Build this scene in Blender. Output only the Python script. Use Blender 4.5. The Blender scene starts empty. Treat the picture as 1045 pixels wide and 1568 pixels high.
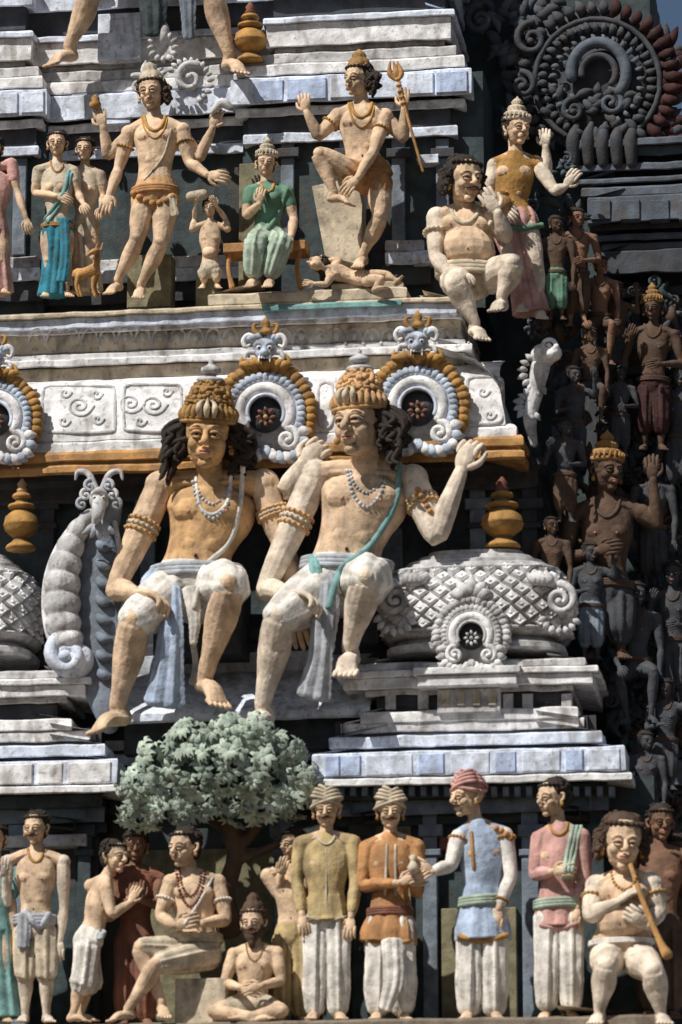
import bpy, math, random, numpy as np
from mathutils import Vector, Matrix, noise
from mathutils.bvhtree import BVHTree
R=random.Random(7)
# ---------------------------------------------------------------- camera geometry
D=60.0; A=math.radians(14); Bq=math.radians(8)
f=np.array([-math.sin(Bq)*math.cos(A),math.cos(Bq)*math.cos(A),math.sin(A)])
rt=np.array([math.cos(Bq),math.sin(Bq),0.0]); upv=np.cross(rt,f)
CAM=-D*f
def P(px,py,y):
    d=f*D+rt*(px-522.5)/100+upv*(784-py)/100
    t=(y-CAM[1])/d[1]
    return CAM+d*t
def nz(v):
    v=np.asarray(v,float); return v/(np.linalg.norm(v)+1e-12)
# ---------------------------------------------------------------- materials
MT={}
def mat(name,col,rough=.8,var=.28,dirt=.36,dcol=(.09,.065,.05),bump=.5,crev=.8,sc=1.0):
    m=bpy.data.materials.new(name); m.use_nodes=True; nt=m.node_tree; N=nt.nodes; L=nt.links
    bs=N['Principled BSDF']; bs.inputs['Roughness'].default_value=rough
    bs.inputs['Specular IOR Level'].default_value=.25
    tc=N.new('ShaderNodeNewGeometry')
    def nse(scale,detail,vec=None,dist=0):
        n=N.new('ShaderNodeTexNoise'); n.inputs['Scale'].default_value=scale; n.inputs['Detail'].default_value=detail
        n.inputs['Distortion'].default_value=dist
        L.new(vec or tc.outputs['Position'],n.inputs['Vector']); return n.outputs['Fac']
    def ramp(inp,a,b,va=0,vb=1):
        r=N.new('ShaderNodeMapRange'); r.inputs[1].default_value=a; r.inputs[2].default_value=b
        r.inputs[3].default_value=va; r.inputs[4].default_value=vb; L.new(inp,r.inputs[0]); return r.outputs[0]
    def mix(fac,c1,c2):
        x=N.new('ShaderNodeMix'); x.data_type='RGBA'
        L.new(fac,x.inputs['Factor'])
        for i,c in ((6,c1),(7,c2)):
            if isinstance(c,tuple): x.inputs[i].default_value=(*c,1)
            else: L.new(c,x.inputs[i])
        return x.outputs[2]
    dark=tuple(c*(1-var) for c in col); lite=tuple(min(1,c*(1+var*.5)) for c in col)
    c=mix(ramp(nse(4*sc,6),.38,.62),dark,lite)
    mp=N.new('ShaderNodeMapping'); mp.inputs['Scale'].default_value=(1.6,1.6,.6); L.new(tc.outputs['Position'],mp.inputs['Vector'])
    c=mix(ramp(nse(2.2*sc,8,mp.outputs[0],.6),.52,.70,0,dirt),c,dcol)
    c=mix(ramp(nse(13*sc,4),.57,.70,0,dirt*.9),c,dcol)
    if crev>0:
        c=mix(ramp(tc.outputs['Pointiness'],.497,.44,0,crev),c,dcol)  # concave creases turn darker, mixed towards dcol by pointiness
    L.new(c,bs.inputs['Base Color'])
    bp=N.new('ShaderNodeBump'); bp.inputs['Strength'].default_value=bump; bp.inputs['Distance'].default_value=.03
    ad=N.new('ShaderNodeMath'); ad.operation='MULTIPLY_ADD'; L.new(nse(42,3),ad.inputs[0]); ad.inputs[1].default_value=.5; L.new(nse(9,5),ad.inputs[2])
    L.new(ad.outputs[0],bp.inputs['Height']); L.new(bp.outputs[0],bs.inputs['Normal'])
    MT[name]=m; return m
mat('cream',(.68,.49,.33)); mat('pale',(.72,.61,.49)); mat('tan',(.60,.37,.18)); mat('brownskin',(.22,.12,.075))
mat('stone',(.70,.76,.88),dirt=.65,dcol=(.19,.17,.15)); mat('white',(.80,.79,.79),dirt=.6,dcol=(.20,.16,.13)); mat('shrine',(.56,.55,.55),dirt=.65,dcol=(.11,.09,.08))
mat('beige',(.60,.51,.38),dirt=.5); mat('greyblue',(.46,.52,.62),dirt=.5); mat('ochre',(.50,.27,.10),dirt=.5); mat('gold',(.44,.24,.07),dirt=.5); mat('hairgold',(.38,.22,.08),dirt=.5)
mat('panelblue',(.50,.60,.82),dirt=.6,dcol=(.19,.17,.16))
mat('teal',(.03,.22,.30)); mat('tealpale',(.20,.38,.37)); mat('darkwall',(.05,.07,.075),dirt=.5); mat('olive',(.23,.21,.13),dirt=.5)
mat('redbrown',(.22,.09,.06)); mat('pink',(.60,.34,.30)); mat('orange',(.47,.24,.10)); mat('lightblue',(.42,.51,.66)); mat('mustard',(.50,.38,.19))
mat('green',(.13,.26,.18)); mat('greenpale',(.40,.49,.39)); mat('hair',(.035,.026,.021),dirt=0); mat('bluegrey',(.20,.24,.29)); mat('clothgrey',(.42,.44,.48)); mat('cloth',(.75,.71,.65))
mat('beard',(.08,.05,.035),dirt=0)
mat('black',(.012,.011,.012),dirt=0,crev=0); mat('line',(.12,.06,.045),dirt=0,crev=0); mat('lip',(.50,.24,.17),dirt=0); mat('eyewhite',(.66,.62,.56),dirt=.1,crev=0)
mat('leaf',(.58,.65,.54),var=.4,dirt=.5,dcol=(.08,.15,.12),crev=.3); mat('leafcore',(.03,.05,.035)); mat('bark',(.11,.07,.045)); mat('shade',(.06,.066,.077),dirt=.6); mat('shadebrown',(.10,.06,.04),dirt=.6); mat('side',(.105,.125,.155),dirt=.6)  # shade, shadebrown and side carry shadow darkness in their base colours
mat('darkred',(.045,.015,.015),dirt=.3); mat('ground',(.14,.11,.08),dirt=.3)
# ---------------------------------------------------------------- primitives
def cr(Am,sub):
    n=len(Am)
    if n<3 or sub<2:
        if n==2 and sub>1:
            return np.array([Am[0]*(1-t)+Am[1]*t for t in np.linspace(0,1,sub+1)])
        return Am
    E=np.vstack([2*Am[0]-Am[1],Am,2*Am[-1]-Am[-2]]); out=[]
    for i in range(n-1):
        p0,p1,p2,p3=E[i],E[i+1],E[i+2],E[i+3]
        for k in range(sub):
            t=k/sub
            out.append(.5*((2*p1)+(-p0+p2)*t+(2*p0-5*p1+4*p2-p3)*t*t+(-p0+3*p1-3*p2+p3)*t**3))
    out.append(Am[-1]); return np.array(out)
def tube(pts,rad,n=12,ref=None,sub=4,fl=None,cap=True):
    pts=np.array(pts,float); m=len(pts)
    if np.isscalar(rad): rad=[rad]*m
    rad=np.array([(r,r) if np.isscalar(r) else r for r in rad],float)
    G=cr(np.hstack([pts,rad]),sub); C=G[:,:3]; Q=np.maximum(G[:,3:],1e-4)
    T=np.gradient(C,axis=0); T/=np.linalg.norm(T,axis=1)[:,None]+1e-12
    k=len(C); X=np.zeros((k,3))
    if ref is not None:
        r=np.asarray(ref,float); X=r-(T@r)[:,None]*T
    else:
        a=np.array([0,0,1.]) if abs(T[0][2])<.9 else np.array([1.,0,0])
        x=a-T[0]*(a@T[0])
        for i in range(k):
            x=x-T[i]*(x@T[i]); x=nz(x); X[i]=x
    X/=np.linalg.norm(X,axis=1)[:,None]+1e-12; Y=np.cross(T,X)
    if cap:
        r0=Q[0].min(); r1=Q[-1].min()
        C=np.vstack([C[0]-T[0]*r0*.75,C[0]-T[0]*r0*.45,C,C[-1]+T[-1]*r1*.45,C[-1]+T[-1]*r1*.75])
        Q=np.vstack([Q[0]*.5,Q[0]*.84,Q,Q[-1]*.84,Q[-1]*.5]); X=np.vstack([X[0],X[0],X,X[-1],X[-1]]); Y=np.vstack([Y[0],Y[0],Y,Y[-1],Y[-1]])
        k+=4
    th=np.arange(n)*2*math.pi/n; md=np.ones(n)
    if fl: md=1+fl[1]*np.cos(fl[0]*th+(fl[2] if len(fl)>2 else 0))+fl[1]*.45*np.cos((fl[0]*2-3)*th+1.3)
    V=(C[:,None,:]+X[:,None,:]*(Q[:,0][:,None]*(np.cos(th)*md)[None,:])[:,:,None]+Y[:,None,:]*(Q[:,1][:,None]*(np.sin(th)*md)[None,:])[:,:,None]).reshape(-1,3)
    F=[]
    for i in range(k-1):
        for j in range(n):
            j2=(j+1)%n; F.append((i*n+j,i*n+j2,(i+1)*n+j2,(i+1)*n+j))
    a=len(V); V=np.vstack([V,C[0],C[-1]])
    for j in range(n):
        j2=(j+1)%n; F.append((a,j2,j)); F.append((a+1,(k-1)*n+j,(k-1)*n+j2))
    return V,F
def ell(c,r,M=None,nu=14,nv=9):
    th=np.arange(nu)*2*math.pi/nu; V=[]
    for i in range(1,nv):
        ph=math.pi*i/nv
        for t in th: V.append((math.sin(ph)*math.cos(t),math.sin(ph)*math.sin(t),math.cos(ph)))
    V.append((0,0,1)); V.append((0,0,-1)); V=np.array(V)*np.array(r if not np.isscalar(r) else (r,r,r))
    if M is not None: V=V@np.asarray(M).T
    V=V+np.asarray(c); F=[]
    for i in range(nv-2):
        for j in range(nu):
            j2=(j+1)%nu; F.append((i*nu+j,(i+1)*nu+j,(i+1)*nu+j2,i*nu+j2))
    a=(nv-1)*nu
    for j in range(nu):
        j2=(j+1)%nu; F.append((a,j,j2)); F.append((a+1,(nv-2)*nu+j2,(nv-2)*nu+j))
    return V,F
def lathe(c,prof,s=1.0,M=None,n=24,fl=None,sq=None):
    M=np.eye(3) if M is None else np.asarray(M)
    V=[];k=len(prof)
    for (r,z) in prof:
        for j in range(n):
            t=2*math.pi*j/n; q=r*(1+(fl[1]*math.cos(fl[0]*t) if fl else 0))
            cx,sy=math.cos(t),math.sin(t)
            if sq:
                e,ax,ay=sq; cx=math.copysign(abs(cx)**e,cx)*ax; sy=math.copysign(abs(sy)**e,sy)*ay
            V.append((q*cx,q*sy,z))
    V=np.array(V+[(0,0,prof[0][1]),(0,0,prof[-1][1])])*s
    V=V@M.T+np.asarray(c); F=[]
    for i in range(k-1):
        for j in range(n):
            j2=(j+1)%n; F.append((i*n+j,i*n+j2,(i+1)*n+j2,(i+1)*n+j))
    a=k*n
    for j in range(n):
        j2=(j+1)%n; F.append((a,j2,j)); F.append((a+1,(k-1)*n+j,(k-1)*n+j2))
    return V,F
def box(x0,x1,y0,y1,z0,z1,ch=.012):
    c=ch
    V=[(x0,y1,z0),(x1,y1,z0),(x1,y1,z1),(x0,y1,z1),(x0,y0+c,z0),(x1,y0+c,z0),(x1,y0+c,z1),(x0,y0+c,z1),
       (x0+c,y0,z0+c),(x1-c,y0,z0+c),(x1-c,y0,z1-c),(x0+c,y0,z1-c)]
    F=[(0,3,2,1)]
    for a in (0,4):
        for i in range(4):
            j=(i+1)%4; F.append((a+i,a+j,a+4+j,a+4+i))
    F.append((8,9,10,11)); return np.array(V,float),F
TEX=bpy.data.textures.new('modelling_unevenness','CLOUDS'); TEX.noise_scale=.15; TEX.noise_depth=3
FINAL=[]
class B:
    def __init__(s,name,parent=None,smooth=True):
        s.name=name; s.rm=[]; s.dt=[]; s.parent=parent; s.bvh=None; s.sm=smooth
    def add(s,m,vf,rm=False):
        (s.rm if rm else s.dt).append((m,vf[0],vf[1])); s.bvh=None
    def r(s,m,vf): s.add(m,vf,True)
    def surf(s,px,py,y,off=.01):
        if s.bvh is None:
            V=[];F=[];o=0
            for m,v,fc in s.rm+s.dt:
                V.append(v); F+= [tuple(i+o for i in q) for q in fc]; o+=len(v)
            s.bvh=BVHTree.FromPolygons(np.vstack(V).tolist(),F)
        t=P(px,py,y); d=nz(t-CAM)
        h=s.bvh.ray_cast(Vector(CAM),Vector(d))
        if h[0] is None: return t-d*off
        return np.array(h[0])-d*off
    def line(s,m,pts,r,y,off=0,n=8,fine=8):
        G=cr(np.array([(a,b) for a,b in pts],float),fine)
        Q=np.array([s.surf(a,b,y,off) for a,b in G])
        for _ in range(2): Q[1:-1]=(Q[:-2]+2*Q[1:-1]+Q[2:])/4
        s.dt.append((m,)+tube(Q,r,n=n,sub=1))
    def beads(s,m,pts,r,y,off=0,step=None):
        G=cr(np.array(pts,float),30); step=step or r*200*.9; last=None; bv=[]
        for a,b in G:
            if last is None or math.hypot(a-last[0],b-last[1])>=step:
                last=(a,b); bv.append(s.surf(a,b,y,off))
        for c in bv: s.dt.append((m,)+ell(c,r,nu=7,nv=5))
    def done(s,vox=.016,it=2,disp=.016):
        Vs=[];LV=[];LT=[];MI=[];mats=[];o=0
        def mi(m):
            if m not in mats: mats.append(m)
            return mats.index(m)
        groups={}
        for m,v,fc in s.rm: groups.setdefault(m,[]).append((v,fc))
        for m,lst in groups.items():
            V=[];F=[];q=0
            for v,fc in lst:
                V.append(v); F+=[tuple(i+q for i in t) for t in fc]; q+=len(v)
            me=bpy.data.meshes.new('t'); me.from_pydata(np.vstack(V).tolist(),[],F)
            ob=bpy.data.objects.new('t',me); bpy.context.scene.collection.objects.link(ob)
            md=ob.modifiers.new('r','REMESH'); md.mode='VOXEL'; md.voxel_size=vox
            sm=ob.modifiers.new('s','SMOOTH'); sm.factor=.5; sm.iterations=it
            if disp: dm=ob.modifiers.new('d','DISPLACE'); dm.texture=TEX; dm.strength=disp; dm.mid_level=.5
            dg=bpy.context.evaluated_depsgraph_get(); ev=ob.evaluated_get(dg); em=ev.to_mesh()
            nv=len(em.vertices); a=np.empty(nv*3,np.float32); em.vertices.foreach_get('co',a)
            nl=len(em.loops); lv=np.empty(nl,np.int32); em.loops.foreach_get('vertex_index',lv)
            npg=len(em.polygons); lt=np.empty(npg,np.int32); em.polygons.foreach_get('loop_total',lt)
            ev.to_mesh_clear(); bpy.data.objects.remove(ob); bpy.data.meshes.remove(me)
            Vs.append(a.reshape(-1,3)); LV.append(lv+o); LT.append(lt); MI.append(np.full(npg,mi(m),np.int32)); o+=nv
        for m,v,fc in s.dt:
            Vs.append(np.asarray(v,np.float32)); LV.append(np.array([i for t in fc for i in t],np.int32)+o)
            LT.append(np.array([len(t) for t in fc],np.int32)); MI.append(np.full(len(fc),mi(m),np.int32)); o+=len(v)
        V=np.vstack(Vs); lv=np.concatenate(LV); lt=np.concatenate(LT); mid=np.concatenate(MI)
        cen=(V.max(0)+V.min(0))/2; cen[2]=V[:,2].min(); V=V-cen
        me=bpy.data.meshes.new(s.name); me.vertices.add(len(V)); me.vertices.foreach_set('co',V.astype(np.float32).ravel())
        me.loops.add(len(lv)); me.loops.foreach_set('vertex_index',lv); me.polygons.add(len(lt))
        me.polygons.foreach_set('loop_start',np.concatenate([[0],np.cumsum(lt)[:-1]]).astype(np.int32))
        me.polygons.foreach_set('material_index',mid)
        for m in mats: me.materials.append(MT[m])
        me.update(calc_edges=True); me.validate()
        me.polygons.foreach_set('use_smooth',np.full(len(me.polygons),s.sm,bool))
        ob=bpy.data.objects.new(s.name,me); ob.location=cen; FINAL.append((ob,s.parent)); return ob
def rotM(yaw,pitch,roll):
    a,b,c=[math.radians(t) for t in (yaw,pitch,roll)]
    Rz=np.array([[math.cos(a),-math.sin(a),0],[math.sin(a),math.cos(a),0],[0,0,1]])
    Rx=np.array([[1,0,0],[0,math.cos(b),-math.sin(b)],[0,math.sin(b),math.cos(b)]])
    Ry=np.array([[math.cos(c),0,math.sin(c)],[0,1,0],[-math.sin(c),0,math.cos(c)]])
    return Rz@Rx@Ry
# ---------------------------------------------------------------- human parts
def head(b,c,hh,M,skin,hair='hair',crown=None,crownm='gold',mous=False,beard=False,turban=None,ears=True,locks=None,bun=False,ring=True,curl=None,ls=1.0):
    s=hh*.0096
    L=lambda x,y,z: c+M@np.array([x,y,z])*s
    def E(m,x,y,z,a,bb,cc,rm=True,nu=12,nv=8): b.add(m,ell(L(x,y,z),np.array([a,bb,cc])*s,M,nu,nv),rm)
    def Tb(m,pts,r,rm=True,n=8,**k): b.add(m,tube([L(*p) for p in pts],[q*s for q in r],n=n,**k),rm)
    E(skin,0,.05,.12,.34,.42,.38); E(skin,0,-.06,-.13,.28,.29,.33); E(skin,0,-.26,-.41,.11,.10,.08)
    E(skin,0,-.03,-.28,.245,.24,.18)
    for q in (-1,1):
        E(skin,q*.155,-.21,-.13,.11,.12,.11); E(skin,q*.05,-.41,-.125,.045,.042,.034)
        E('eyewhite',q*.13,-.308,-.008,.066,.045,.026,False)
        E('black',q*.13,-.338,-.006,.022,.018,.022,False,8,6)
        Tb(skin,[(q*.045,-.345,.010),(q*.09,-.37,.033),(q*.16,-.365,.033),(q*.215,-.30,.0)],[.016,.024,.024,.015],False)
        Tb('line',[(q*.055,-.357,.0),(q*.10,-.380,.014),(q*.16,-.372,.014),(q*.215,-.31,-.012)],[.006]*4,False,n=6)
        Tb(skin,[(q*.06,-.345,-.03),(q*.13,-.36,-.046),(q*.20,-.30,-.03)],[.016,.02,.014],False)
        Tb('line',[(q*.05,-.383,.085),(q*.12,-.388,.112),(q*.19,-.353,.10),(q*.24,-.29,.07)],[.008,.012,.010,.005],False,n=6)
        Tb(skin,[(q*.03,-.35,.08),(q*.13,-.345,.10),(q*.22,-.28,.07)],[.045,.05,.04])
        if ears:
            Tb(skin,[(q*.33,.04,.08),(q*.38,.08,.06),(q*.38,.06,-.05),(q*.34,0,-.13)],[.035,.04,.035,.04],False)
            if ring: E(crownm,q*.36,-.0,-.20,.05,.05,.06,False)
    Tb(skin,[(0,-.33,.10),(0,-.41,-.02),(0,-.475,-.10),(0,-.455,-.135)],[.038,.047,.060,.047])
    E(skin,0,-.33,-.26,.13,.07,.09)
    E('lip',0,-.385,-.234,.088,.034,.020,False); E('lip',0,-.380,-.274,.072,.038,.026,False)
    Tb('line',[(-.085,-.375,-.25),(0,-.414,-.253),(.085,-.375,-.25)],[.004,.006,.004],False,n=6)
    if mous:
        for q in (-1,1): Tb('beard',[(0,-.43,-.195),(q*.07,-.42,-.205),(q*.15,-.35,-.225),(q*.20,-.29,-.20)],[.018,.026,.019,.007],False)
    if beard:
        E('beard',0,-.20,-.42,.22,.2,.2); E('beard',0,-.26,-.60,.12,.12,.2)
        for q in (-1,1): E('beard',q*.22,-.08,-.25,.08,.16,.22)
    if hair and not turban:
        E(hair,0,.11,.20,.385,.41,.36); E(hair,0,.22,-.05,.34,.26,.34)
        rr=random.Random(int(hh*7))
        for i in range(90):
            a=rr.uniform(-math.pi*.05,math.pi*1.05); e=rr.uniform(-.6,1.2)
            x=.38*math.cos(a)*math.cos(e); yy=.10+.40*math.sin(a)*math.cos(e); z=.19+.35*math.sin(e)
            if yy<-.1 and z<.3: continue
            E(hair,x,yy,z,.06,.06,.06,False,6,5)
        for i in range(9):
            t=-math.pi*(.12+.76*i/8); E(hair,.34*math.cos(t),.06+.36*math.sin(t),.335,.06,.05,.05,False,6,5)
    if locks:
        rr=random.Random(3)
        for q in locks:
            for i in range(34):
                l_=rr.uniform(.35,.85)*ls; o_=rr.uniform(.05,.38)*ls; y0=rr.uniform(-.05,.3); z0=rr.uniform(-.12,.25); w_=rr.uniform(.03,.07)*(.4+.6*ls)
                pts=[(q*.28,y0,z0),(q*(.34+o_*.5),y0,z0-.05),(q*(.34+o_),y0+.02,z0-.22*l_-.05),(q*(.34+o_)+w_,y0,z0-.55*l_),(q*(.34+o_*.9)-w_,y0-.03,z0-.8*l_),(q*(.34+o_*1.15),y0-.06,z0-.9*l_)]
                Tb(hair,pts,[.04,.045,.05,.045,.04,.018],False,n=7,sub=3)
            E(hair,q*.38,.18,-.1,.14,.16,.26)
    if bun: E(hair,0,.52,0.02,.2,.2,.2); E(hair,0,.3,.05,.3,.3,.3)
    if curl:
        rr=random.Random(5)
        for i in range(210):
            t=rr.uniform(0,2*math.pi); z=.30+.46*rr.random(); rad=np.interp(z,[.24,.40,.55,.68,.80],[.36,.35,.31,.24,.14]); g_=rr.uniform(.7,1.15)
            E(curl,rad*math.cos(t),.06+rad*math.sin(t),z+(.03 if math.sin(t)<0 else -.03),.042*g_,.042*g_,.042*g_,False,6,5)
        E(curl,0,.06,.42,.335,.34,.37,False)
        for z_,r_,w_ in ((.21,.385,.035),(.255,.395,.02),(.50,.325,.022),(.70,.235,.03),(.745,.19,.022)):
            Tb(curl,[(r_*math.cos(t),.05+r_*1.02*math.sin(t),z_+.02*math.sin(t)) for t in np.linspace(0,2*math.pi,25)],[w_]*25,False,sub=1,cap=False)
        for i in range(13):
            t=-math.pi*(.02+.96*i/12); x,yy=.385*math.cos(t),.05+.40*math.sin(t)
            Tb(curl,[(x,yy,.25),(x*1.04,yy*1.03,.32),(x*.98,yy,.39),(x*.93,yy*.92,.42)],[.045,.045,.03,.01],False)
        for j in (-1,0,1): Tb('beige',[(j*.10,-.38+abs(j)*.02,.26),(j*.12,-.42+abs(j)*.02,.36),(j*.10,-.36,.44),(j*.05,-.30,.52-abs(j)*.03)],[.035,.045,.03,.01],False)
        b.add('shrine',lathe(L(0,.06,.83),[(.05,-.10),(.17,-.06),(.21,-.015),(.18,.02),(.08,.04),(.08,.07),(.15,.10),(.14,.16),(.06,.20),(.035,.23),(.045,.26),(.01,.30)],s,M,20))
    if crown=='k':
        b.add(crownm,lathe(L(0,.06,.24),[(.34,-.04),(.40,0),(.41,.06),(.36,.10),(.32,.12),(.36,.19),(.34,.25),(.26,.29),(.23,.31),(.27,.37),(.23,.44),(.15,.48),(.13,.5),(.17,.56),(.12,.63),(.04,.70),(.01,.75)],s,M,36,(12,.05)))
        for j in range(9):
            t=-math.pi/2+(j-4)*.32; E(crownm,.40*math.cos(t),.06+.40*math.sin(t),.36,.04,.045,.09,False,6,5)
    if crown=='j':
        for j in range(60):
            t=j*2.4; z=.31+j*.0068; rr_=.34-j*.0044
            E(crownm,rr_*math.cos(t),.08+rr_*math.sin(t),z,.055,.055,.05,False,6,5)
        b.add(crownm,lathe(L(0,.08,.33),[(.30,0),(.31,.1),(.25,.25),(.18,.32),(.19,.38),(.12,.48),(.03,.55)],s,M,24,(8,.10)))
    if turban:
        E(turban,0,.08,.25,.40,.43,.33)
        for i in range(8):
            tl=(-1)**i*.14; z=.19+i*.048; q=.435-.028*i-(.05 if i>5 else 0)
            pts=[(q*math.cos(t),.07+q*1.02*math.sin(t),z+tl*math.cos(t)+.05*(-math.sin(t))) for t in np.linspace(0,2*math.pi,17)]
            Tb(turban,pts,[.048]*17,False,n=8,sub=1,cap=False)
        E(turban,.12,.1,.53,.12,.12,.09,False)
def hand(b,w,d,nrm,Lh,curl=.5,m='cream',th=1):
    d=nz(d); nrm=np.asarray(nrm,float); nrm=nz(nrm-d*(nrm@d)); sd=np.cross(d,nrm); M=np.array([sd,nrm,d]).T
    b.r(m,ell(w+d*.26*Lh,(.20*Lh,.10*Lh,.30*Lh),M,10,8))
    for i in range(4):
        p=w+d*.46*Lh+sd*(i-1.5)*.115*Lh; ln=(.40,.47,.44,.34)[i if th>0 else 3-i]*Lh; a=curl*.5; pts=[p-d*.1*Lh,p]
        for k,fr in enumerate((.45,.32,.23)):
            dd=d*math.cos(a)+nrm*math.sin(a)+sd*(i-1.5)*.04; p=p+dd*ln*fr; pts.append(p); a+=curl*.85
        b.add(m,tube(pts,[.055*Lh,.058*Lh,.054*Lh,.048*Lh,.038*Lh],n=8,sub=2))
    t0=w+d*.12*Lh-sd*th*.15*Lh; t1=t0+(d*.5-sd*th*.5+nrm*.2)*.26*Lh; t2=t1+(d*.9-sd*th*.1+nrm*.4)*.24*Lh
    b.add(m,tube([t0,t1,t2],[.07*Lh,.062*Lh,.042*Lh],n=8,sub=3))
def foot(b,a,t,u,m):
    d=t-a; fl=nz(np.array([d[0],d[1],0.]))
    heel=a+np.array([0,0,-.16*u])-fl*.12*u
    sd=np.cross(fl,[0,0,1.])
    b.r(m,tube([heel,(a+t)/2+np.array([0,0,-.02*u]),t],[(.13*u,.11*u),(.15*u,.11*u),(.17*u,.06*u)],n=10,ref=sd))
    b.r(m,tube([a,(a+heel)/2,heel],[.12*u,.13*u,.12*u],n=8))
    for i in range(5):
        p=t+sd*(i-2)*.075*u+nz(t-heel)*(.02)*u
        b.add(m,tube([p-nz(t-heel)*.06*u,p+nz(t-heel)*(.10-.012*abs(i-1))*u],[.04*u,.034*u],n=6,sub=2))
class H:
    def __init__(s,name,y,u,J,look=(0,8,0),hh=None,skin='cream',limb=None,female=False,belly=0,extra=(),hd={},curl=.6,chest=None,build=1.0,F=None):
        s.y=y; s.u=u*.01; u=s.u; s.J=J; s.b=b=B(name); s.skin=skin; limb=limb or skin; s.limb=limb
        g=s.g; s.hh=hh or 100*u
        p,w,c,n=[g(k) for k in 'pwcn']; s1,s2=g('s1'),g('s2')
        s.lat=lat=nz(s2-s1); upd=nz(n-p); s.F=Fd=nz(np.cross(lat,upd)) if F is None else nz(F)
        k=build; sh=np.linalg.norm(s2-s1)/2
        cw=min(.64*u*k,sh*.94)
        s.tor=[(p-upd*.26*u,(.40*u,.34*u)),(p,(.57*u*k,.41*u*k)),(w,((.40 if female else .47)*u*k,.34*u*k)),((w+c)/2,(.52*u*k,.37*u*k)),(c,(cw,.40*u*k)),(c*.4+n*.6,(cw*.92,.33*u*k)),(n,(.24*u,.23*u))]
        b.r(skin,tube([q[0] for q in s.tor],[q[1] for q in s.tor],n=20,ref=lat,sub=4))
        hc=g('hd'); M=rotM(*look)
        b.r(skin,tube([n-upd*.12*u,(n+hc+M@np.array([0,.12,-.3])*s.hh*.01)/2,hc+M@np.array([0,.12,-.25])*s.hh*.01],[.26*u,.20*u,.20*u],n=12))
        head(b,hc,s.hh,M,skin,**hd)
        ax=np.array([lat,-Fd,upd]).T
        for q,sp in ((-1,s1),(1,s2)):
            b.r(skin,tube([n+upd*.05*u,(n+sp)/2+upd*.03*u,sp],[.16*u,.19*u,.20*u],n=10))
            if female: b.r(chest or skin,ell(c+lat*q*.23*u+Fd*.30*u-upd*.05*u,(.20*u,.21*u,.20*u),ax))
            else:
                b.r(skin,ell(c+lat*q*.24*u*k+Fd*.25*u*k+upd*.05*u,(.27*u,.16*u,.20*u),ax))
                if not belly:
                    for v in (.3,.62):
                        cc=w*v+c*(1-v)-upd*.10*u; b.r(skin,ell(cc+lat*q*.13*u+Fd*.285*u,(.14*u,.07*u,.13*u),ax,10,7))
                    b.r(skin,tube([n+lat*q*.08*u+Fd*.17*u-upd*.02*u,(n+sp)/2+Fd*.19*u,sp+Fd*.1*u],[.035*u,.04*u,.045*u],n=8))
                b.add('lip' if skin!='brownskin' else 'redbrown',ell(c+lat*q*.27*u*k+Fd*(.25*k+.155)*u,(.03*u,.018*u,.03*u),ax,8,6))
        if belly: b.r(skin,ell((w+c)/2*.35+w*.65+Fd*.22*u,(belly*.62*u,belly*.52*u,belly*.55*u),ax))
        bf=w*.85+p*.15+Fd*(.36*k+ (belly*.36 if belly else 0))*u
        b.add('line',ell(bf,(.025*u,.03*u,.03*u),ax,8,6))
        s.arms={}
        for i,(a,e,h,fk) in enumerate([('s1','e1','h1','f1'),('s2','e2','h2','f2')]+list(extra)):
            A0,E0,H0=g(a),g(e),g(h)
            up_=A0*.5+E0*.5; fo=E0*.65+H0*.35
            b.r(limb,ell(A0,.235*u*k)); 
            b.r(limb,tube([A0,up_,E0,fo,H0],[.215*u*k,.21*u*k,.145*u*k,.165*u*k,.10*u],n=12))
            fd=(g(fk)-H0) if fk in J else nz(H0-E0)
            opt=J.get('o'+h,(0,1,0,curl))
            hand(b,H0,fd,opt[:3],min(.74*s.hh*.01,.8*u),opt[3],limb,1 if i%2 else -1)
            s.arms[h]=(A0,E0,H0)
        s.legs={}
        for i in '12':
            if 'k'+i not in J: continue
            q,kn,an=g('q'+i),g('k'+i),g('a'+i)
            cf=kn*.64+an*.36-Fd*.06*u
            b.r(limb,tube([q,(q*.55+kn*.45),kn,cf,(kn*.22+an*.78),an],[.35*u*k,.33*u*k,.22*u*k,.235*u*k,.145*u*k,.12*u],n=14))
            b.r(limb,ell(kn+nz(np.array([0,-1,.1]))*.08*u,.17*u*k))
            if 't'+i in J: foot(b,an.copy(),g('t'+i),u,limb)
            s.legs[i]=(q,kn,an)
    def g(s,k):
        t=s.J[k]; return P(t[0],t[1],s.y+(t[2] if len(t)>2 else 0)*.01)
    def shorts(s,m,fr=.95,r=1.12,fl=(7,.045)):
        u=s.u; T=s.tor
        s.b.r(m,tube([T[0][0],T[1][0],T[1][0]*.45+T[2][0]*.55],[np.array(T[0][1])*1.12,np.array(T[1][1])*1.1,np.array(T[2][1])*1.12],n=20,ref=s.lat))
        for i,(q,k,a) in s.legs.items():
            e=q*(1-fr)+k*fr
            s.b.r(m,tube([q,(q+e)/2,e],[.36*u*r,.34*u*r,(.34-.1*fr)*u*r],n=28,fl=fl))
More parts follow.
